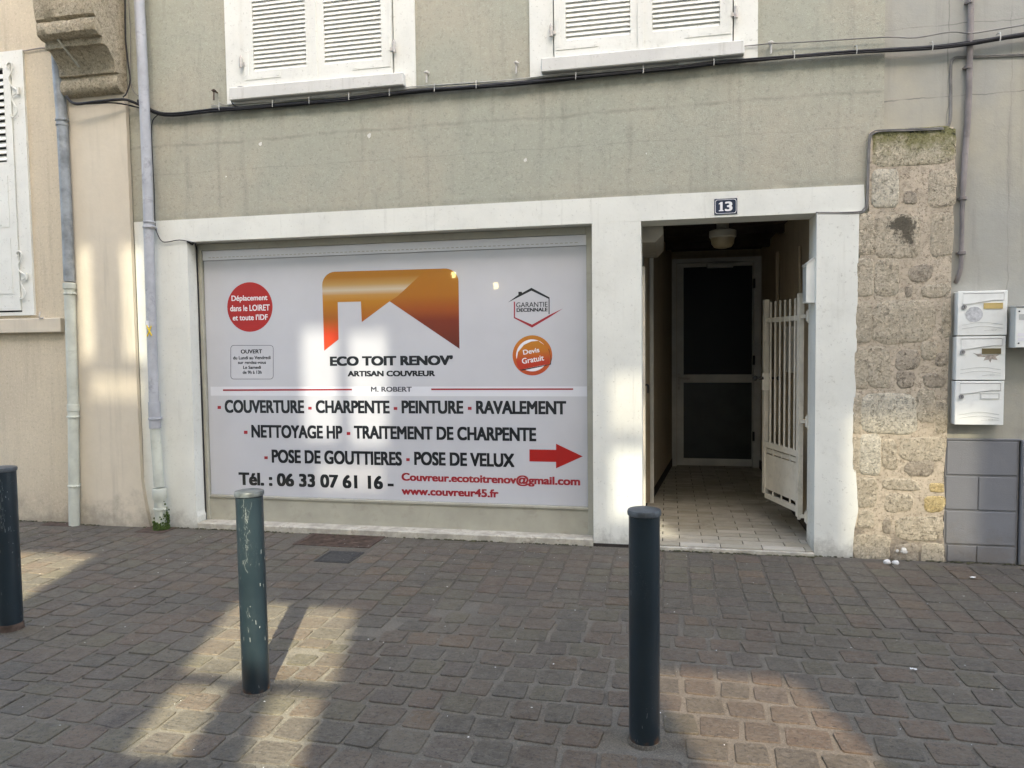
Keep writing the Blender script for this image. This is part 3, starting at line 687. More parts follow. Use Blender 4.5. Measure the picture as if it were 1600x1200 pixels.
# roof logo with its printed gradients (left slope with a pale gleam, right slope falling to dark red)
def grad(name, stops, z0, z1):
    n = N(name); z = n.xyz()[2]; v = n.rng(z, z0, z1, 0, 1, False); n.b.inputs['Coat Weight'].default_value = .8; n.b.inputs['Coat Roughness'].default_value = .025; return n.out(n.ramp(v, stops), .4, None, spec=.3)
lz0, lz1 = W(610, 548, SY)[1], W(610, 421, SY)[1]
O = (.44, .18, .002)
m_lgl = grad('orange_gradient_print', [(0, (.62, .055, .012)), (.22, (.50, .045, .010)), (.42, (.34, .10, .003)), (.62, (.42, .17, .004)), (.70, (.44, .23, .05)), (.76, (.50, .42, .30)), (.83, (.42, .25, .07)), (.92, (.35, .14, .003))], lz0, lz1)
m_lgr = grad('amber_to_dark_red_print', [(0, (.10, .012, .004)), (.36, (.17, .022, .004)), (.50, (.28, .06, .003)), (.68, (.35, .12, .002)), (.92, (.36, .135, .002))], lz0, lz1)
def arc(cx, cy, r, a0, a1, k=7): return [(cx + r * math.cos(math.radians(a0 + (a1 - a0) * i / k)), cy + r * math.sin(math.radians(a0 + (a1 - a0) * i / k))) for i in range(k + 1)]
lg = poly([(506.6, 548.1), (503.4, 446)] + arc(524, 445, 20.5, 180, 268) + [(667, 420.3), (621, 463), (608.8, 470.9), (565.3, 503.3), (563.8, 471.3), (527.8, 472), (529, 530.3)], m_lgl, sg, 'roof_logo')
poly([(667, 420.3), (694, 419.5)] + arc(696, 440, 20.5, -85, 0) + [(718, 545), (608.8, 470.9), (621, 463)], m_lgr, lg, 'right_slope')
text("ECO TOIT RENOV’", 515.5, 556.0, 707.8, 571.2, m_prtblack, sg, .055)
text('ARTISAN COUVREUR', 543.1, 579.2, 679.8, 588.1, m_prtblack, sg, .05)
text('M. ROBERT', 579.5, 604.2, 643.5, 612.1, m_prtgrey, sg, .035, lift=.003)
poly([(348.5, 608.3), (549.9, 607.5), (549.9, 610.0), (348.5, 611.0)], m_prtred2, sg, 'rule_line', .002); poly([(673.8, 607), (895.6, 606.8), (895.6, 609.2), (673.8, 609.6)], m_prtred2, sg, 'rule_line', .002)
def dash(x0, y0, x1, y1): poly([(x0, y0), (x1, y0), (x1, y1), (x0, y1)], m_prtred2, sg, 'dash')
for d_ in ((340, 634.3, 345.3, 639), (481.6, 635.6, 487, 640), (615.2, 636, 620.8, 640.5), (731, 635.7, 736.8, 640.4), (381.2, 673, 386.8, 678), (541.8, 675, 547.4, 679.7), (413, 713, 418.4, 717.4), (634.8, 715.9, 640.2, 720.4)): dash(*d_)
B_ = .044
text('COUVERTURE', 351.1, 624.9, 475.3, 645.6, m_prtblack, sg, B_); text('CHARPENTE', 493.3, 625.5, 608.8, 646, m_prtblack, sg, B_)
text('PEINTURE', 627.5, 625.9, 724, 646.5, m_prtblack, sg, B_); text('RAVALEMENT', 743.8, 626.3, 884.8, 647.3, m_prtblack, sg, B_)
text('NETTOYAGE HP', 392.8, 664.3, 535, 685, m_prtblack, sg, B_); text('TRAITEMENT DE CHARPENTE', 553.1, 666.4, 837.9, 687.7, m_prtblack, sg, B_)
text('POSE DE GOUTTIERES', 424.6, 704, 628, 725.5, m_prtblack, sg, B_); text('POSE DE VELUX', 647.2, 707, 803.8, 728.5, m_prtblack, sg, B_)
text('Tél. : 06 33 07 61 16 -', 373, 740.8, 615, 761.5, m_prtblack, sg, .046)
text('Couvreur.ecotoitrenov@gmail.com', 627.5, 741.5, 906.5, 758.6, m_prtred2, sg, .042)
text('www.couvreur45.fr', 627.5, 762.6, 779, 775.2, m_prtred2, sg, .042)
poly([(620 + a / 5.333, 600 + b / 5.333) for a, b in ((1105, 545), (1327, 548), (1327, 497), (1550, 603), (1327, 703), (1327, 650), (1105, 645))], m_prtred, sg, 'arrow')
z2 = lambda P: [(620 + a / 5.333, 400 + b / 5.333) for a, b in P]
gh = poly(z2([(925, 388), (1000, 332), (1122, 265), (1273, 345), (1273, 483), (1265, 483), (1265, 357), (1122, 289), (1010, 345)]), m_prtblack, sg, 'guarantee_emblem')
poly(z2([(1013, 298), (1043, 298), (1043, 312), (1013, 329)]), m_prtblack, gh, 'chimney_mark'); poly(z2([(975, 380), (985, 380), (985, 510), (1127, 572), (1270, 492), (1385, 437), (1270, 512), (1127, 597), (975, 517)]), m_prtred2, gh, 'red_tick')
def z2t(t_, a, b, c, d, mat, par, off, tilt=0, lift=.0022): text(t_, 620 + a / 5.333, 400 + b / 5.333, 620 + c / 5.333, 400 + d / 5.333, mat, par, off, tilt=tilt, lift=lift)
z2t('GARANTIE', 995, 384, 1257, 426, m_prtblack, gh, .008); z2t('DECENNALE', 998, 433, 1257, 464, m_prtblack, gh, .04)
dz0, dz1 = W(831, 587, SY)[1], W(831, 524, SY)[1]
m_ring = grad('red_orange_ring_print', [(0, (.40, .05, .01)), (.5, (.44, .10, .012)), (1, (.45, .17, .012))], dz0, dz1)
m_bub = grad('speech_bubble_print', [(0, (.38, .018, .010)), (.35, (.42, .035, .010)), (.62, (.45, .14, .008)), (1, (.46, .2, .01))], dz0, dz1)
qg = disc(620 + 1130 / 5.333, 400 + 828 / 5.333, 31, 31.4, m_ring, sg, 'round_badge')
disc(620 + 1128 / 5.333, 400 + 828 / 5.333, 25, 25, m_prtwhite, qg, 'white_ring', .0017)
bb = poly(z2([(1010, 930), (995, 880), (1010, 800), (1060, 740), (1120, 712), (1180, 706), (1235, 745), (1262, 770), (1275, 850), (1272, 900), (1140, 925), (1040, 946)]), m_bub, qg, 'speech_bubble', .002)
poly(z2([(1020, 940), (1040, 946), (1140, 926), (1272, 902), (1280, 890), (1283, 850), (1270, 780), (1262, 770), (1290, 860), (1284, 905), (1140, 935), (1040, 956)]), m_prtblack, bb, 'bubble_shadow', .0023)
z2t('Devis', 1052, 772, 1188, 812, m_prtwhite, bb, .018, 9, .0028); z2t('Gratuit', 1042, 838, 1226, 885, m_prtwhite, bb, .018, 9, .0028)

# number plate
npl = thing('house_number_plate', (.40, 0, 2.42), 'navy blue enamel house number plate reading 13 above the passage', 'number plate')
x0, z1_ = .322, 2.531; x1, z0_ = .479, 2.420
obj('plate', bx(x0, x1, -.006, -.0005, z0_, z1_, bev=.0015), m_plateblue, npl)
bm = bm_new(); i_ = .006; c_ = .014
P = [(x0 + i_ + c_, z0_ + i_), (x1 - i_ - c_, z0_ + i_), (x1 - i_ - c_ * .3, z0_ + i_ + c_ * .3), (x1 - i_, z0_ + i_ + c_), (x1 - i_, z1_ - i_ - c_), (x1 - i_ - c_ * .3, z1_ - i_ - c_ * .3), (x1 - i_ - c_, z1_ - i_), (x0 + i_ + c_, z1_ - i_), (x0 + i_ + c_ * .3, z1_ - i_ - c_ * .3), (x0 + i_, z1_ - i_ - c_), (x0 + i_, z0_ + i_ + c_), (x0 + i_ + c_ * .3, z0_ + i_ + c_ * .3)]
cx, cz = (x0 + x1) / 2, (z0_ + z1_) / 2
va = [bm.verts.new((x, -.0068, z)) for x, z in P]; vb = [bm.verts.new((cx + (x - cx) * .955, -.0068, cz + (z - cz) * .94)) for x, z in P]
for i in range(12): bm.faces.new((va[i], va[(i + 1) % 12], vb[(i + 1) % 12], vb[i]))
obj('border', bm, m_prtwhite, npl)
bm = bm_new(); prism(bm, [(.353, 2.444), (.385, 2.444), (.385, 2.450), (.379, 2.452), (.379, 2.508), (.367, 2.508), (.353, 2.497), (.353, 2.492), (.362, 2.494), (.362, 2.452), (.353, 2.450)], -.0075, -.0062); obj('digit', bm, m_prtwhite, npl)
text('3', 0, 0, 0, 0, m_prtwhite, npl, .03, Y=-.006, name='digit', world=(.395, 2.509, .446, 2.442))

# ================================================================== STONE PILLAR
sp = thing('stone_pillar', (1.58, 0, 0), 'old exposed limestone pillar with green moss on top, right of the passage', 'pillar')
bm = bm_new()
LE = [(1357, 330), (1352, 345), (1341, 420), (1336, 500), (1333, 600), (1331, 700), (1333, 840), (1330, 878)]
pts = [W(x, y) for x, y in ((1357, 330), (1358, 208), (1364, 204))] + [W(1489, 199), W(1492, 262), W(1487, 360), W(1485, 470), W(1480, 600), W(1479, 680), W(1474, 740), W(1476, 790), W(1471, 820), (1.86, -.02)] + [W(x, y) for x, y in LE[::-1][:-1]]
prism(bm, pts, -.008, .30)
bmesh.ops.triangulate(bm, faces=[f for f in bm.faces if len(f.verts) > 4])
obj('mortar', bm, m_lime, sp)
def rock(x0, y0, x1, y1, mat, jag=.12, h=.022, pw=5, seed=0):
    r = random.Random(seed); (a, c), (b, d) = W(x0, (y0 + y1) / 2), W(x1, (y0 + y1) / 2)
    c = W((x0 + x1) / 2, y0)[1]; d = W((x0 + x1) / 2, y1)[1]
    cx, cz, rx, rz = (a + b) / 2, (c + d) / 2, (b - a) / 2, (c - d) / 2; K = 28; rings = []; bm = bm_new()
    ph = [r.uniform(0, 6.28) for _ in range(4)]
    def R(t):
        c_, s_ = math.cos(t), math.sin(t); k = (abs(c_) ** pw + abs(s_) ** pw) ** (-1 / pw)
        return k * (1 - jag * (.35 + .25 * math.sin(2 * t + ph[0]) + .2 * math.sin(3 * t + ph[1]) + .12 * math.sin(7 * t + ph[2]) + .1 * math.sin(11 * t + ph[3])))
    RR = [R(2 * math.pi * i / K) * (1 - r.random() * .03) for i in range(K)]
    for f, y in ((1.05, .004), (1.0, -h * .35), (.92, -h * .8), (.75, -h), (.45, -h * 1.05), (.2, -h)):
        rings.append([bm.verts.new((cx + rx * f * RR[i] * math.cos(2 * math.pi * i / K), y - .008 + r.uniform(-1, 1) * h * .18 * (f < 1.02), cz + rz * f * RR[i] * math.sin(2 * math.pi * i / K))) for i in range(K)])
    for p, q in zip(rings, rings[1:]):
        for i in range(K): bm.faces.new((p[i], p[(i + 1) % K], q[(i + 1) % K], q[i]))
    bm.faces.new(rings[-1]); bmesh.ops.recalc_face_normals(bm, faces=bm.faces)
    return obj('stone', bm, mat, sp, smooth='all')
S, PL, DK, GR, YE = m_stone, m_stone_pale, m_stone_dark, m_stone_green, m_stone_yel
rocks = [(1363, 203, 1490, 257, GR, .03, 12), (1362, 267, 1403, 323, PL, .06, 8), (1411, 300, 1433, 319, DK, .2, 3), (1450, 268, 1493, 322, S, .08, 7), (1366, 338, 1437, 402, S, .06, 7),
 (1454, 334, 1488, 400, S, .08, 6), (1342, 335, 1365, 398, S, .06, 9), (1366, 406, 1404, 461, S, .10, 5), (1338, 405, 1364, 462, S, .05, 9), (1418, 414, 1458, 440, DK, .25, 3), (1438, 444, 1485, 465, S, .25, 3),
 (1414, 446, 1425, 463, DK, .2, 3), (1361, 471, 1460, 535, S, .10, 5), (1336, 473, 1361, 535, S, .06, 8), (1471, 474, 1485, 526, S, .12, 4), (1355, 543, 1390, 605, S, .10, 5), (1334, 543, 1355, 606, S, .06, 8),
 (1398, 546, 1437, 579, DK, .2, 3), (1437, 534, 1464, 561, S, .2, 3), (1461, 552, 1480, 572, DK, .25, 3), (1441, 583, 1477, 605, DK, .22, 3), (1399, 579, 1430, 605, DK, .18, 3), (1345, 616, 1432, 677, PL, .08, 6), (1431, 606, 1463, 662, YE and S, .22, 4),
 (1462, 625, 1479, 677, S, .12, 5), (1332, 616, 1345, 676, S, .05, 8), (1343, 679, 1375, 741, PL, .06, 6), (1332, 684, 1342, 738, S, .05, 8), (1377, 687, 1402, 733, S, .18, 4), (1405, 684, 1477, 719, S, .14, 5), (1412, 718, 1462, 744, DK, .3, 3),
 (1377, 749, 1438, 765, S, .2, 4), (1452, 756, 1474, 767, YE, .1, 6), (1337, 747, 1369, 791, S, .10, 5), (1443, 775, 1476, 799, YE, .2, 4), (1381, 771, 1426, 799, S, .22, 4), (1339, 799, 1366, 824, S, .2, 4),
 (1379, 809, 1391, 833, DK, .2, 3), (1398, 806, 1473, 845, S, .2, 4), (1332, 837, 1391, 874, S, .10, 5), (1439, 850, 1474, 884, S, .10, 5), (1394, 850, 1437, 880, DK, .2, 4)]
for i, (a, b, c, d, mt, jg, pw) in enumerate(rocks): e_ = 1.8 if (c - a) < 30 or jg > .15 else 2.6; rock(a - e_ * .5, b - e_, c + e_ * .5, d + e_, mt, jg, (.0045 if mt is not PL else .007), pw, i)
bm = bm_new(); r5 = random.Random(9)
for i in range(14): 
    p = W(1411 + r5.gauss(0, 4.5), 860 + r5.gauss(0, 3)); bmesh.ops.create_icosphere(bm, subdivisions=1, radius=r5.uniform(.006, .016), matrix=Matrix.Translation((p[0], -.02, p[1])) @ Matrix.Diagonal((1, .4, 1, 1)))
tag(obj('paint_splash', bm, m_litter, sp), 'white paint splash near the foot')
for (px, py, rr) in ((1386, 882, .024), (1399, 883, .023)):
    g = G(px, py); bm = bm_new(); bmesh.ops.create_icosphere(bm, subdivisions=2, radius=rr, matrix=Matrix.Translation((g[0], g[1], rr * .7)) @ Matrix.Diagonal((1, .8, .75, 1)))
    for v in bm.verts: v.co += Vector((r5.uniform(-1, 1),) * 3) * .002
    tag(obj('pebble', bm, m_litter), ('left' if px < 1390 else 'right') + ' one of two small white stones at the foot of the stone pillar', 'stone', 'white stones by the pillar')

# ================================================================== RIGHT PLINTH
pl = thing('plinth', (2.07, 0, 0), 'dark grey painted block plinth under the letterboxes', 'plinth')
obj('bed', bx(1.84, 2.287, .0, .03, -.02, .838), m_plinth, pl)
# blocks
rows = [(.003, .112, [1.862, 2.045, 2.28]), (.125, .348, [1.85, 2.28]), (.362, .586, [1.845, 2.047, 2.28]), (.60, .826, [1.848, 2.28])]
for za, zc, xs in rows:
    for a, b in zip(xs, xs[1:]): obj('block', bx(a + .002, b - .003, -.006, .0, za + .001, zc + .004, bev=.004), m_plinth, pl)
obj('plinth_cap', bx(1.846, 2.30, -.006, .026, .838, .846), m_plinth, pl)
pl2 = tag(obj('plinth_pier', bx(2.30, 3.9, -.02, .03, -.02, .84, bev=.006), m_plinth), 'flat dark grey painted wall base at the right edge', 'plinth')

# ================================================================== LETTERBOXES
def letterbox(label, xc0, xc1, z0, z1, plate_mat, extra):
    t = thing('letterbox', ((xc0 + xc1) / 2, 0, z0), label, 'letterbox', 'white letterboxes stacked on the wall')
    Yb = -.058; w_ = xc1 - xc0; h = z1 - z0
    obj('body', bx(xc0 + .002, xc1 - .002, Yb + .012, .0255, z0 + .002, z1 - .002, bev=.002), m_boxwhite, t)
    X = lambda u: xc0 + u * w_; Z = lambda v: z1 - v * h
    obj('front', bx(xc0, xc1, Yb, Yb + .012, z0, z1, bev=.003), m_boxwhite, t)
    # flap with wavy lower edge
    wav = [(.10 + .82 * i / 24, .250 + .042 * math.cos(i / 24 * math.pi * 1.05 + .15)) for i in range(25)]
    bm = bm_new(); prism(bm, [(X(.10), Z(.06)), (X(.92), Z(.06))] + [(X(a), Z(b)) for a, b in wav[::-1]], Yb - .003, Yb - .0003); obj('flap', bm, m_boxwhite, t)
    bm = bm_new(); tube(bm, [(X(a), Yb - .003, Z(b) - .0010) for a, b in wav], .0011, 6, 0); tube(bm, [(X(.10), Yb - .002, Z(.055)), (X(.92), Yb - .002, Z(.055))], .0022, 6, 0); tube(bm, [(X(.925), Yb - .002, Z(.055)), (X(.925), Yb - .002, Z(.22))], .001, 6, 0); obj('flap_gap', bm, m_conduit, t)
    bm = bm_new(); cyl(bm, (X(.125), Yb - .004, Z(.355)), .0145, .009, 20, 'Y'); lk = obj('lock', bm, plain('lock_zinc' , (.33, .32, .31), .4, .1, 9, 0, metal=.6), t, smooth=True)
    obj('keyhole', bx(X(.125) - .0015, X(.125) + .0015, Yb - .010, Yb - .0088, Z(.355) - .006, Z(.355) + .006), m_darkmetal, lk)
    bm = bm_new(); wall_holes(bm, X(.52), X(.905), Z(.405), Z(.275), Yb - .004, Yb, [(X(.54), X(.885), Z(.39), Z(.29))]); obj('nameplate_frame', bm, m_boxgrey if plate_mat is m_boxwhite else plate_mat, t)
    obj('nameplate', bx(X(.54), X(.885), Yb - .0028, Yb - .0004, Z(.39), Z(.29)), plate_mat, t)
    bm = bm_new()
    for k in (0, 1): tube(bm, [(X(.09 + .82 * i / 16), Yb - .0006, Z(.735 + .085 * k - .03 * math.sin(i / 16 * math.pi * 2 * .8 - 1.0))) for i in range(17)], .0013, 5, 0)
    tube(bm, [(X(.54), Yb - .0006, Z(.895)), (X(.68), Yb - .0006, Z(.88))], .0010, 5, 0); tube(bm, [(X(.80), Yb - .0006, Z(.88)), (X(.91), Yb - .0006, Z(.885))], .0010, 5, 0)
    tube(bm, [(X(.74 + .05 * math.cos(a)), Yb - .0006, Z(.88 + .02 * math.sin(a))) for a in [i * .628 for i in range(11)]], .0010, 5, 0)
    obj('wave_moulding', bm, m_boxgrey, t)
    if extra == 'round':
        bm = bm_new(); cyl(bm, (X(.335), Yb - .0008, Z(.525)), .051, .0012, 40, 'Y'); obj('sticker', bm, m_sticker, t)
    if extra == 'torn':
        r = random.Random(2); bm = bm_new(); prism(bm, [(X(.34), Z(.375)), (X(.42), Z(.40)), (X(.5), Z(.395)), (X(.52), Z(.43)), (X(.88), Z(.42)), (X(.80), Z(.47)), (X(.84), Z(.54)), (X(.72), Z(.52)), (X(.70), Z(.60)), (X(.66), Z(.53)), (X(.56), Z(.55)), (X(.6), Z(.47)), (X(.44), Z(.46)), (X(.40), Z(.42))], Yb - .0012, Yb - .0002); bmesh.ops.triangulate(bm, faces=[f for f in bm.faces if len(f.verts) > 4]); obj('torn_paper', bm, m_peel, t)
    return t
def zx(px, py): return W(px, py, -.058)
a, b = zx(1497, 455), zx(1573, 524)
for lb, (p0, q0, p1, q1), pm, ex in (('top white letterbox with brass nameplate and round grey sticker', (1496.5, 454.5, 1574, 524), m_brass, 'round'),
        ('middle white letterbox with dark olive nameplate and torn paper', (1494, 525.5, 1571, 594), m_olive, 'torn'), ('bottom white letterbox with plain white nameplate', (1492, 595.5, 1568.5, 664), m_boxwhite, None)):
    X0 = W((p0), (q0 + q1) / 2, -.058)[0]; X1 = W(p1, (q0 + q1) / 2, -.058)[0]; Z1 = W((p0 + p1) / 2, q0, -.058)[1]; Z0 = W((p0 + p1) / 2, q1, -.058)[1]
    letterbox(lb, X0, X1, Z0, Z1, pm, ex)
t = thing('letterbox', (2.3, 0, 1.45), 'beige grey letterbox at the right edge, mounted apart from the white stack', 'letterbox')
Yq = -.13; X0 = W(1586.5, 510, Yq)[0]; Z1 = W(1600, 479, Yq)[1]; Z0 = W(1600, 543.5, Yq)[1]
obj('body', bx(X0, X0 + .36, Yq + .012, .026, Z0, Z1, bev=.003), m_boxgrey, t); obj('front', bx(X0 + .003, X0 + .357, Yq, Yq + .012, Z0 + .003, Z1 - .004, bev=.002), m_boxwhite, t)
obj('top_lip', bx(X0 - .003, X0 + .363, Yq - .006, .0258, Z1, Z1 + .007), m_boxgrey, t)
obj('slot', bx(X0 + .02, X0 + .34, Yq - .002, Yq - .0002, Z1 - .085, Z1 - .048), m_boxgrey, t); obj('nameplate', bx(X0 + .015, X0 + .12, Yq - .002, Yq - .0002, Z0 + .075, Z0 + .095), m_prtwhite, t); obj('nameplate', bx(X0 + .015, X0 + .12, Yq - .002, Yq - .0002, Z0 + .045, Z0 + .065), m_prtwhite, t)
bm = bm_new(); cyl(bm, (X0 + .02, Yq - .002, Z1 - .03), .005, .004, 10, 'Y'); cyl(bm, (X0 + .02, Yq - .002, Z0 + .03), .005, .004, 10, 'Y'); obj('screw', bm, m_darkmetal, t)

# box on the right jamb
t = thing('meter_box', (1.0, .1, 1.785), 'small white sloping-topped box fixed to the right jamb of the passage above the gate', 'box')
bm = bm_new(); prism(bm, [(1.0058, 2.10), (.948, 2.052), (.948, 1.788), (1.0058, 1.785)], .03, .17); obj('body', bm, m_boxwhite, t)
bm = bm_new(); prism(bm, [(1.0058, 2.107), (.940, 2.055), (.940, 2.050), (1.0058, 2.101)], .024, .176); obj('lid', bm, m_boxwhite, t)
obj('side_plate', bx(.9465, .9478, .04, .16, 1.80, 2.04), m_boxgrey, t)

# ================================================================== GATE
gx, gy, fx, fy = .958, .31, .785, .87
gt = thing('gate', (gx, gy, .2), 'cream metal gate leaf with vertical bars and solid lower panel, standing open in the passage', 'gate')
def gbar(bm, x, y, z0, z1, h=.017, ang=None):
    A = math.atan2(fy - gy, fx - gx); box(bm, x - h, x + h, y - h, y + h, z0, z1, rot=Matrix.Rotation(A, 3, 'Z')); return bm
def gpt(t): return gx + (fx - gx) * t, gy + (fy - gy) * t
Lg = math.hypot(fx - gx, fy - gy)
obj('stile', gbar(bm_new(), gx, gy, .205, 1.87, .019), m_gate, gt); obj('stile', gbar(bm_new(), fx, fy, .27, 1.86, .019), m_gate, gt)
A = math.atan2(fy - gy, fx - gx)
def rail(z0, z1, th=.010, t0=.035, t1=.965, name='rail'):
    bm = bm_new(); a, b = gpt(t0), gpt(t1); mx, my = (a[0] + b[0]) / 2, (a[1] + b[1]) / 2; l = Lg * (t1 - t0)
    box(bm, mx - l / 2, mx + l / 2, my - th, my + th, z0, z1, rot=Matrix.Rotation(A, 3, 'Z')); return obj(name, bm, m_gate, gt)
rail(1.672, 1.71, .006); rail(.655, .70, .012); rail(.235, .275, .014); rail(.61, .645, .003, name='rail')
rail(.31, .60, .003, name='panel')
for i in range(6):
    x, y = gpt((i + 1) / 7.1); bm = bm_new(); cyl(bm, (x, y, (.70 + 1.86) / 2 - .012), .0085, 1.86 - .70 - .02, 10); obj('bar', bm, m_gate, gt, smooth=True)
for i in range(3):
    x, y = gpt((i + 1) / 4); bm = bm_new(); box(bm, x - .006, x + .006, y - .006, y + .006, .275, .31); box(bm, x - .006, x + .006, y - .006, y + .006, .60, .655); obj('spacer', bm, m_gate, gt)
for z in (1.70, .925, .215):
    bm = bm_new(); cyl(bm, (1.0, .265, z), .012, .075, 12); box(bm, gx, 1.0, .28, .29, z - .014, z + .014); box(bm, 1.0, 1.006, .245, .285, z - .05, z + .05); obj('hinge', bm, m_gate, gt)
bm = bm_new(); cyl(bm, (gx, gy, .195), .012, .02, 10); obj('foot_stop', bm, m_gate, gt)
bm = bm_new(); box(bm, fx - .03, fx + .03, fy - .022, fy + .022, 1.12, 1.26); lk = obj('lock_case', bm, m_gate, gt)
bm = bm_new(); cyl(bm, (fx - .05, fy - .02, 1.22), .012, .06, 10, 'X'); bmesh.ops.create_icosphere(bm, subdivisions=2, radius=.022, matrix=Matrix.Translation((fx - .085, fy - .02, 1.22))); cyl(bm, (fx + .06, fy - .02, 1.22), .010, .07, 10, 'X'); bmesh.ops.create_icosphere(bm, subdivisions=2, radius=.02, matrix=Matrix.Translation((fx + .10, fy - .02, 1.22))); obj('handle', bm, m_darkmetal, lk, smooth=True)
# left leaf, seen edge-on
gl_ = thing('door_leaf', (-.19, .28, FZ), 'cream door leaf folded back along the left jamb of the passage, seen edge-on', 'door')
obj('panel', bx(-.2055, -.172, .272, .292, FZ + .02, 2.10, bev=.002), m_gate, gl_); obj('panel', bx(-.2055, -.185, .292, .448, FZ + .02, 2.10), m_gate, gl_)
bm = bm_new(); tube(bm, [(-.185, .35, 1.19), (-.155, .35, 1.19), (-.155, .42, 1.13)], .009, 8, 3); obj('handle', bm, m_darkmetal, gl_)

# ================================================================== DRAINPIPES
dp = thing('drainpipe', (-5.1, -.07, 0), 'zinc drainpipe with cream plastic lower half on the beige house', 'drainpipe', 'drainpipes on the facades')
def pipe_x(px, py, Y): return (W(px, py, Y)[0], Y, W(px, py, Y)[1])
Y = -.075
top = (W(83, 60, Y)[0] + .03, Y, 4.3)
obj('zinc_pipe', tube(bm_new(), [pipe_x(82, -40, Y), pipe_x(88, 60, Y), pipe_x(91.5, 120, Y), pipe_x(97, 190, Y), pipe_x(104, 330, Y), pipe_x(108.5, 440, Y)], .044, 24, 4), m_zinc, dp, smooth=True)
obj('plastic_pipe', tube(bm_new(), [pipe_x(108.5, 442, Y), pipe_x(112, 560, Y), pipe_x(114.5, 640, Y), pipe_x(115.5, 760, Y), (W(116, 815, Y)[0], Y, .0)], .043, 24, 4), m_pvc, dp, smooth=True)
def collar(px, py, Y, r, h, mat, par, name='collar', knob=True):
    x, _, z = pipe_x(px, py, Y); bm = bm_new(); lathe(bm, [(r - .004, -h / 2), (r, -h / 2 + .003), (r, h / 2 - .003), (r - .004, h / 2)], (x, Y, z), 28)
    if knob: cyl(bm, (x + r + .008, Y - .02, z), .008, .03, 10, 'Y'); box(bm, x - .012, x + .012, Y, .0, z - .008, z + .008)
    return obj(name, bm, mat, par, smooth=True)
collar(97, 188, Y, .052, .02, m_zinc, dp); collar(97.3, 196, Y, .050, .016, m_zinc, dp, knob=False)
collar(108.7, 447, Y, .051, .05, m_pvc, dp, 'socket', False); collar(109.3, 459, Y, .050, .018, m_pvc, dp); collar(114.5, 637, Y, .049, .06, m_pvc, dp, 'socket', False); collar(114.6, 651, Y, .051, .018, m_pvc, dp); collar(115.5, 759, Y, .049, .018, m_pvc, dp)
dq = thing('drainpipe', (-4.25, -.07, 0), 'tall lilac grey drainpipe at the left of the shopfront, mossy at its foot', 'drainpipe', 'drainpipes on the facades')
Y = -.08
obj('upper_pipe', tube(bm_new(), [(W(213.5, -90, Y)[0], Y, 4.9), pipe_x(217.5, 0, Y), pipe_x(225.5, 160, Y), pipe_x(231, 300, Y), pipe_x(233.5, 400, Y), pipe_x(238, 540, Y), pipe_x(241, 632, Y)], .040, 24, 4), m_pvcgrey, dq, smooth=True)
obj('socket', tube(bm_new(), [pipe_x(241, 628, Y), pipe_x(242.5, 669, Y)], .047, 24, 0), m_pvcgrey, dq, smooth=True)
obj('lower_pipe', tube(bm_new(), [pipe_x(242, 668, Y), pipe_x(246, 720, Y), pipe_x(248.5, 760, Y)], .041, 24, 3), m_pvc, dq, smooth=True)
obj('cast_socket', lathe(bm_new(), [(.040, .0), (.045, .03), (.044, .25), (.048, .27), (.056, .29), (.056, .36), (.052, .37)], (W(250, 790, Y)[0], Y, -.02)), m_pvc, dq, smooth=True)
collar(233.3, 355, Y, .051, .022, m_pvcgrey, dq); collar(233, 347, Y, .047, .014, m_pvcgrey, dq, knob=False); collar(242, 654, Y, .052, .02, m_pvcgrey, dq); collar(250, 795, Y, .051, .02, m_pvc, dq)
x_, _, z_ = pipe_x(236, 505, Y); bm = bm_new()
def wrap(bm, cx, cy, r, a0, a1, z0, z1, n_=8):
    P = [(cx + r * math.cos(math.radians(a0 + (a1 - a0) * i / n_)), cy + r * math.sin(math.radians(a0 + (a1 - a0) * i / n_))) for i in range(n_ + 1)]
    for p, q in zip(P, P[1:]): bm.faces.new([bm.verts.new(v) for v in ((p[0], p[1], z0), (q[0], q[1], z0), (q[0], q[1], z1), (p[0], p[1], z1))])
wrap(bm, x_, Y, .0412, 190, 330, z_ - .035, z_ + .02); obj('sticker', bm, m_prtwhite, dq)
x_, _, z_ = pipe_x(238, 517, Y); bm = bm_new()
for s in (1, -1): tube(bm, [(x_ - .018, Y - .041, z_ - .045 * s), (x_ + .022, Y - .0395, z_ + .04 * s)], .006, 6, 0)
obj('painted_cross', bm, m_yellow, dq)
bm = bm_new(); r6 = random.Random(5); bx0 = W(252, 815, Y)[0]
for i in range(260):
    a = r6.uniform(-2.6, .9); hh = abs(r6.gauss(0, .07)) * (1.2 if a > -.6 else .5); rr = .048 + r6.uniform(0, .018)
    bmesh.ops.create_icosphere(bm, subdivisions=1, radius=r6.uniform(.004, .011), matrix=Matrix.Translation((bx0 + rr * math.cos(a), Y + rr * math.sin(a) * .9, .004 + hh)))
ms = obj('moss', bm, m_moss); tag(ms, 'green moss around the foot of the grey drainpipe', 'moss', kind='stuff')

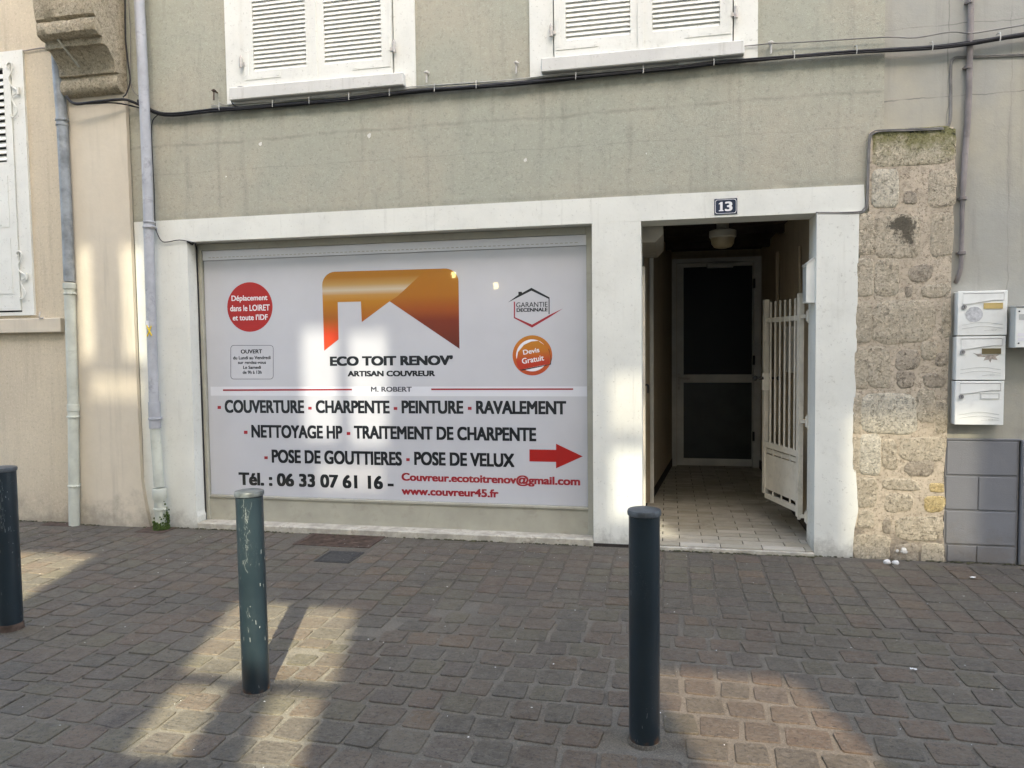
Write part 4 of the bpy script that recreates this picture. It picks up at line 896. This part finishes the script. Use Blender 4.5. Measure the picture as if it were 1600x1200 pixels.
# ================================================================== CABLES
def Wp(px, py, Y=-.02): x, z = W(px, py, Y); return (x, Y, z)
cb = thing('cable_bundle', (-1.0, -.02, 3.46), 'thick bundle of black cables running across the facade under the upper windows', 'cable')
base = [(215, 158), (240, 174), (270, 178), (330, 172), (400, 167), (470, 161), (540, 155), (600, 148), (660, 141), (730, 136), (800, 131), (860, 125), (920, 119), (990, 112), (1060, 105), (1120, 98), (1190, 92), (1260, 86), (1330, 81), (1400, 77), (1460, 74), (1510, 68), (1560, 60), (1600, 54), (1680, 42), (1800, 26)]
r7 = random.Random(11)
for k in range(6):
    off = [-1.8, .2, 2.0, 3.2, -.6, 1.4][k]; yy = [-.012, -.022, -.012, -.02, -.034, -.034][k]
    P = [Wp(x, y + off + r7.uniform(-.7, .7), yy) for x, y in base]
    obj('cable', tube(bm_new(), P, [.006, .009, .007, .004, .007, .0055][k], 7, 3), m_cable, cb, smooth='all')
for k in range(2):
    P = [Wp(x, y - 5 - 2.5 * k + r7.uniform(-1.2, 1.6), -.01 - .006 * k) for x, y in base[3:15]]
    obj('cable', tube(bm_new(), P, .004, 6, 3), m_cablewhite, cb, smooth='all')
for x, y in [(345, 168), (428, 163), (485, 158), (547, 152), (610, 146), (680, 139), (745, 134), (900, 120), (1005, 110), (1115, 98), (1240, 88), (1337, 80), (1455, 74), (1560, 60)]:
    p = Wp(x, y); bm = bm_new(); tube(bm, [(p[0], -.045, p[2] - .028), (p[0] + .002, -.048, p[2]), (p[0], -.04, p[2] + .03), (p[0], 0.012, p[2] + .038)], .0035, 6, 2); obj('clip', bm, m_cablewhite, cb)
def cable(name, label, pts, r, mat, Y=-.015, cat='cable', group=None, sub=4):
    t = tag(obj(name, tube(bm_new(), [(p if len(p) == 3 and isinstance(p, Vector) else Wp(p[0], p[1], p[2] if len(p) > 2 else Y)) for p in pts], r, 8, sub), mat, None, smooth='all'), label, cat, group); return t
cable('cable', 'thin grey wire sagging above the cable bundle from the right window', [(1163, 72), (1185, 70), (1205, 68), (1250, 66), (1300, 63), (1385, 58), (1430, 59), (1485, 50), (1515, 52), (1545, 48), (1600, 39), (1700, 22)], .004, m_cablegrey)
cable('cable', 'black cables bunched under the bottom of the stone corbel', [(104, 150, -.13), (112, 160, -.13), (125, 162, -.13), (150, 159, -.12), (180, 156, -.10), (198, 156, -.07), (216, 163, -.02), (235, 172, -.02)], .011, m_cable)
cable('cable', 'slack thin cable drooping just below the corbel', [(104, 152, -.12), (116, 163, -.12), (140, 162, -.11), (180, 161, -.08), (216, 168, -.02), (240, 176, -.02)], .006, m_cable)
cable('cable', 'black cable running down the right side of the stone corbel', [(196, -40, -.02), (195.5, 0, -.02), (196, 60, -.02), (199, 90, -.02), (203, 125, -.03), (198, 145, -.05), (192, 152, -.07)], .006, m_cable)
cable('cable', 'thin grey cable left of the tall grey drainpipe beside the corbel', [(201, -40, -.012), (201, 0, -.012), (204, 60, -.012), (204, 120, -.012), (207, 140, -.012), (216, 150, -.015)], .0035, m_cablegrey)
cable('cable', 'reddish thin cable crossing the beige wall above the left shutter', [(-60, 95), (0, 85), (25, 82), (40, 79), (72, 75), (84, 88, -.03), (90, 105, -.03)], .005, m_conduit)
cable('cable', 'thin black cable going down behind the grey drainpipe to the shop corner', [(246, 180), (238, 190), (237, 215), (239, 260, .0), (241, 300, .0), (242, 342), (244, 360), (252, 376), (262, 378), (280, 375), (298, 378, -.008), (307, 381, -.008)], .004, m_cable)
cable('cable', 'dark cable running down the left corner of the shop window', [Vector((-3.898, -.004, 2.405)), Vector((-3.895, .06, 2.39)), Vector((-3.897, .115, 2.36)), Vector((-3.897, .118, 1.5)), Vector((-3.897, .118, .6)), Vector((-3.897, .118, .05))], .006, m_cable, sub=2)
cable('cable', 'black cable loop at the lower left corner of the left window', [(383, 136, -.03), (372, 136, -.04), (362, 144, -.04), (361, 155, -.03), (366, 165, -.03), (378, 167, -.03)], .0045, m_cable)
cs = [(1650, 83), (1600, 85), (1560, 86), (1515, 88), (1496, 88), (1488, 92), (1485, 105), (1485, 150), (1484, 185), (1478, 197), (1466, 200, -.02), (1420, 202, -.02), (1378, 203, -.02), (1364, 206, -.02), (1358, 216, -.02), (1356, 260, -.012), (1354, 315, -.012), (1349, 327, -.012), (1340, 331, -.012), (1300, 332, -.01), (1275, 332, -.01)]
cable('cable', 'pair of grey wires bending round the top of the stone pillar, outer wire', cs, .005, m_cablegrey, Y=.018, group='wires round the stone pillar')
cable('cable', 'pair of grey wires bending round the top of the stone pillar, inner wire', [(x + 2.2, y + 2.2, *r_) for x, y, *r_ in cs], .004, m_cablegrey, Y=.018, group='wires round the stone pillar')
cn = thing('conduit', (1.93, .0, 1.9), 'brownish vertical conduit pipe ending above the letterboxes', 'pipe')
Yc = -.0
obj('tube', tube(bm_new(), [Wp(1519, -90, Yc), Wp(1517.5, 0, Yc), Wp(1516, 60, Yc), Wp(1513, 170, Yc), Wp(1508, 240, Yc), Wp(1504, 310, Yc), Wp(1502.5, 390, Yc), Wp(1501, 420, Yc), Wp(1496, 436, Yc + .015), Wp(1493, 441, .03)], lambda t: .019 if t < .55 else .014, 14, 4), m_conduit, cn, smooth='all')
for x, y in ((1516, 3), (1513, 105), (1505, 310), (1503, 395)):
    p = Wp(x, y, Yc); bm = bm_new(); lathe(bm, [(.018, -.012), (.023, -.010), (.023, .010), (.018, .012)], p, 14); box(bm, p[0] - .028, p[0] + .028, Yc + .008, .026, p[2] - .006, p[2] + .006); obj('collar', bm, m_conduit, cn, smooth=True)
# shutter catches on the wall
for (px, py), lb in (((667, 120), 'small white iron shutter catch right of the left window'), ((807, 105), 'small white iron shutter catch left of the right window'), ((1205, 74), 'small white iron shutter catch right of the right window'), ((335, 148), 'small rusty iron shutter catch left of the left window')):
    p = W(px, py, -.03); bm = bm_new(); tube(bm, [(p[0], .012, p[1] + .03), (p[0], -.035, p[1] + .03)], .007, 8, 0); tube(bm, [(p[0], -.035, p[1] + .03), (p[0] - .002, -.037, p[1] - .045)], .006, 8, 0)
    bmesh.ops.create_icosphere(bm, subdivisions=2, radius=.014, matrix=Matrix.Translation((p[0], -.037, p[1] + .03))); tube(bm, [(p[0] - .02, -.036, p[1] + .035), (p[0] + .02, -.036, p[1] + .028)], .005, 6, 0)
    tag(obj('shutter_catch', bm, m_rust if px == 335 else m_steelpale, smooth=True), lb, 'shutter catch', 'shutter catches on the wall')

# ================================================================== BOLLARDS
bo = thing('bollard', (0, 0, 0), 'x', 'bollard', 'dark green steel bollards along the pavement')
def local(name, bm, mat, par): o = obj(name, bm, mat, None, smooth=True); o.parent = par; return o
local('post', lathe(bm_new(), [(.0575, -.03), (.0575, .0), (.0575, .45), (.0575, .874)], seg=48), m_bollard, bo)
local('cap', lathe(bm_new(), [(.0585, .872), (.0625, .874), (.0632, .886), (.0605, .893), (.040, .898), (.012, .900)], seg=48), plain('worn_cap_paint', (.055, .062, .066), .42, .4, 25, .15, 60, 0, .45), bo)
local('base_ring', lathe(bm_new(), [(.066, -.004), (.064, .006), (.0585, .012)], seg=40), m_mortar, bo)
LB = ['leftmost bollard, cut by the left edge, with a rusty base', 'scratched dark green bollard standing in the sunlit patch before the sign', 'dark bollard right of centre in front of the passage']
items = [bo, copy_tree(bo), copy_tree(bo)]
for b_, (x, y), lb, tl in zip(items, BOL, LB, (.0, -.003, .002)):
    b_.location = (x, y, 0); b_['label'] = lb; b_.rotation_euler = (0, tl * 3, rnd.uniform(0, 6))
ring = [c for c in items[0].children if c.name.startswith('base_ring')][0]
rb = obj('rusty_foot', lathe(bm_new(), [(.0600, .0), (.0612, .004), (.0605, .040), (.058, .046)], seg=40), m_rust, None, smooth=True); rb.parent = items[0]

def scratches(par, mode, seed):
    r = random.Random(seed); bm = bm_new(); L_ = par.location
    base_a = math.atan2(CAM.y - L_.y, CAM.x - L_.x)
    def strip(P, w_):
        V = []
        for a_, z_ in P: V.append([bm.verts.new((L_.x + .0583 * math.cos(a_ + d), L_.y + .0583 * math.sin(a_ + d), z_ + e)) for d, e in ((-w_ / .058, -w_ * .4), (w_ / .058, w_ * .4))])
        for p, q in zip(V, V[1:]): bm.faces.new((p[0], p[1], q[1], q[0]))
    if mode == 'scribble':
        for k in range(34):
            a_ = base_a - .35 + r.gauss(0, .10); z_ = .84 - abs(r.gauss(0, .17)); P = [(a_, z_)]
            for _ in range(r.randint(2, 5)): a_ += r.uniform(-.12, .12); z_ += r.uniform(-.022, .018); P.append((a_, z_))
            strip(P, r.uniform(.00025, .0006))
        for k in range(26): a_ = base_a + r.uniform(-1.2, 1.2); z_ = r.uniform(.02, .85); strip([(a_, z_), (a_ + r.uniform(-.04, .04), z_ - r.uniform(.003, .02))], r.uniform(.0006, .0016))
    else:
        P = [(base_a + .02 + r.uniform(-.015, .015), .78 - i * .035) for i in range(18)]; strip(P, .0007)
        for k in range(22): a_ = base_a + r.uniform(-1.2, 1.2); z_ = r.uniform(.02, .85); strip([(a_, z_), (a_ + r.uniform(-.05, .05), z_ - r.uniform(.003, .02))], r.uniform(.0005, .0013))
    o = obj('scratches', bm, m_scr, None); o['kind'] = 'stuff'; o.parent = par; par_m = Matrix.Translation(L_) @ par.rotation_euler.to_matrix().to_4x4(); o.matrix_parent_inverse = par_m.inverted()
m_scr = plain('scratched_bare_metal', (.17, .185, .185), .6, .3, 40)
scratches(items[0], 'scribble', 3); scratches(items[1], 'scribble', 5); scratches(items[2], 'line', 8)
# ================================================================== LITTER
r8 = random.Random(21); bm = bm_new()
def flake(bm, x, y, s, z=.008):
    a = r8.uniform(0, 6.3); k = r8.randint(4, 6)
    P = [bm.verts.new((x + s * r8.uniform(.5, 1) * math.cos(a + 6.283 * i / k), y + s * r8.uniform(.5, 1) * math.sin(a + 6.283 * i / k), z + r8.uniform(0, s * .5))) for i in range(k)]
    bm.faces.new(P)
for i in range(420): flake(bm, r8.uniform(-5.6, 2.8), r8.uniform(-3.2, -.02) if i % 3 else r8.uniform(-1.2, -.02), r8.choice((.002, .003, .003, .004, .006)))
tag(obj('paper_scraps', bm, m_litter), 'tiny white scraps and crumbs scattered over the paving', 'litter', kind='stuff')
bm = bm_new()
for i in range(200):
    yy = r8.uniform(-3.2, -.02) if i % 2 else -.02 - abs(r8.gauss(0, .05)); flake(bm, r8.uniform(-5.6, 2.6), yy, r8.choice((.003, .004, .006, .009)))
tag(obj('dead_leaves', bm, m_leaf), 'small brown leaf bits scattered over the paving and along the walls', 'leaves', kind='stuff')
def crumple(name, px, py, s, lab, mat=m_litter, z=0):
    g = G(px, py, z); bm = bm_new(); bmesh.ops.create_grid(bm, x_segments=7, y_segments=4, size=1)
    for v in bm.verts: v.co = Vector((g[0] + v.co.x * s, g[1] + v.co.y * s * .55, z + .010 + r8.uniform(0, s * .35)))
    tag(obj(name, bm, mat), lab, 'litter')
crumple('paper_scrap', 50, 806, .085, 'crumpled white paper at the foot of the beige wall on the left'); crumple('paper_scrap', 1427, 1049, .014, 'small white scrap on the setts at lower right')
crumple('paper_scrap', 1195, 787, .05, 'pale crumpled scrap on the passage floor behind the gate', m_conc, FZ); crumple('paper_scrap', 1520, 905, .018, 'white bird dropping like scrap on the paving near the right wall')
# grime / weed line at wall foot
bm = bm_new()
for i in range(1500):
    x = r8.uniform(-5.9, 2.9)
    if -.18 < x < 1.0: y0 = -.035
    elif -3.9 < x < -.55: y0 = -.006
    elif x < -4.35: y0 = -.038
    else: y0 = -.004
    if x < -4.97: y0 = -.002
    if math.sin(x * 3.1) + math.sin(x * 7.3 + 1) < r8.uniform(-1.6, 1.4): continue
    s = r8.uniform(.003, .010); bmesh.ops.create_icosphere(bm, subdivisions=1, radius=s, matrix=Matrix.Translation((x, y0 - abs(r8.gauss(0, .012)), s * .3)) @ Matrix.Diagonal((1.4, 1, .5, 1)))
tag(obj('wall_foot_dirt', bm, plain('dirt_and_moss', (.060, .058, .030), .95, .5, 30, .5, 80)), 'dirt and moss gathered along the foot of the walls', 'dirt', kind='stuff')

# ================================================================== HOUSE ACROSS THE STREET (unseen, shades the scene; openings added to shape sun patches)
oh = thing('opposite_house_sun_screen', (1, -9.05, 0), 'tall cream house front across the street behind the photographer, unseen, with openings added to shape the sun patches', 'house')
sun_openings = [(-.01, .365, 8.82, 9.82, m_filterA), (.41, .80, 8.78, 9.78, m_filterA), (.10, .76, 8.40, 8.72, m_filterD), (-.13, .70, 5.74, 6.62, m_filterB), (-.11, .20, 5.16, 5.72, m_filterB), (.37, .66, 5.16, 5.72, m_filterB),  # openings placed and sized for the sun patches they cast
       (-2.03, -1.84, 9.35, 10.38, m_filterA), (-1.61, -1.34, 9.35, 10.38, m_filterA), (-1.95, -1.40, 9.0, 9.28, m_filterD),
       (-2.5, -1.45, 6.25, 7.25, m_filterB), (2.12, 2.85, 5.25, 6.2, m_filterC), (4.12, 5.02, 8.0, 9.0, m_filterD), (2.5, 3.15, 8.15, 8.75, m_filterA), (2.5, 3.15, 8.80, 9.3, m_filterD)]
bm = bm_new(); wall_holes(bm, -15, 15, -.1, 13.6, -9.06, -9.0, [w_[:4] for w_ in sun_openings]); obj('wall', bm, plain('cream_opposite_render', (.60, .53, .42), .9, .1), oh)
for a, b, c, d, pm in sun_openings:
    bm = bm_new(); wall_holes(bm, a, b, c, d, -9.055, -9.02, [(a + .03, b - .03, c + .03, d - .03)]); f_ = obj('window', bm, m_wood, oh)  # frame edging an added sun opening
    obj('pane', bx(a + .03, b - .03, -9.045, -9.041, c + .03, d - .03), pm, f_)  # filter setting the strength and tint of this sun patch

m_glow = bpy.data.materials.new('lit_lantern_glass'); m_glow.use_nodes = True; b_ = m_glow.node_tree.nodes['Principled BSDF']
b_.inputs['Base Color'].default_value = (.9, .8, .5, 1); b_.inputs['Emission Color'].default_value = (1, .80, .32, 1); b_.inputs['Emission Strength'].default_value = 7
for (px, py), lb in (((709, 429), 'lit yellow street lantern on the opposite front, its reflection above the logo corner'), ((775, 446), 'lit yellow street lantern on the opposite front, its reflection right of the logo')):
    r = ray(px, py); k = (SY - CAM.y + 8.7 + SY) / r.y; X, Z = CAM.x + r.x * k, CAM.z + r.z * k; YL = -8.7
    t = thing('street_lantern', (X, YL, Z), lb, 'lantern', 'lanterns on the opposite front')
    obj('lamp_glass', lathe(bm_new(), [(.035, -.07), (.055, .05)], (X, YL, Z), 6), m_glow, t)
    obj('lamp_cap', lathe(bm_new(), [(.07, .05), (.075, .06), (.02, .11), (.01, .14)], (X, YL, Z), 6), m_darkmetal, t); obj('lamp_foot', lathe(bm_new(), [(.012, -.11), (.038, -.07)], (X, YL, Z), 6), m_darkmetal, t)
    obj('bracket', tube(bm_new(), [(X, YL, Z + .13), (X, YL - .08, Z + .24), (X, YL - .22, Z + .22), (X, -9.0, Z + .05)], .01, 6), m_darkmetal, t)
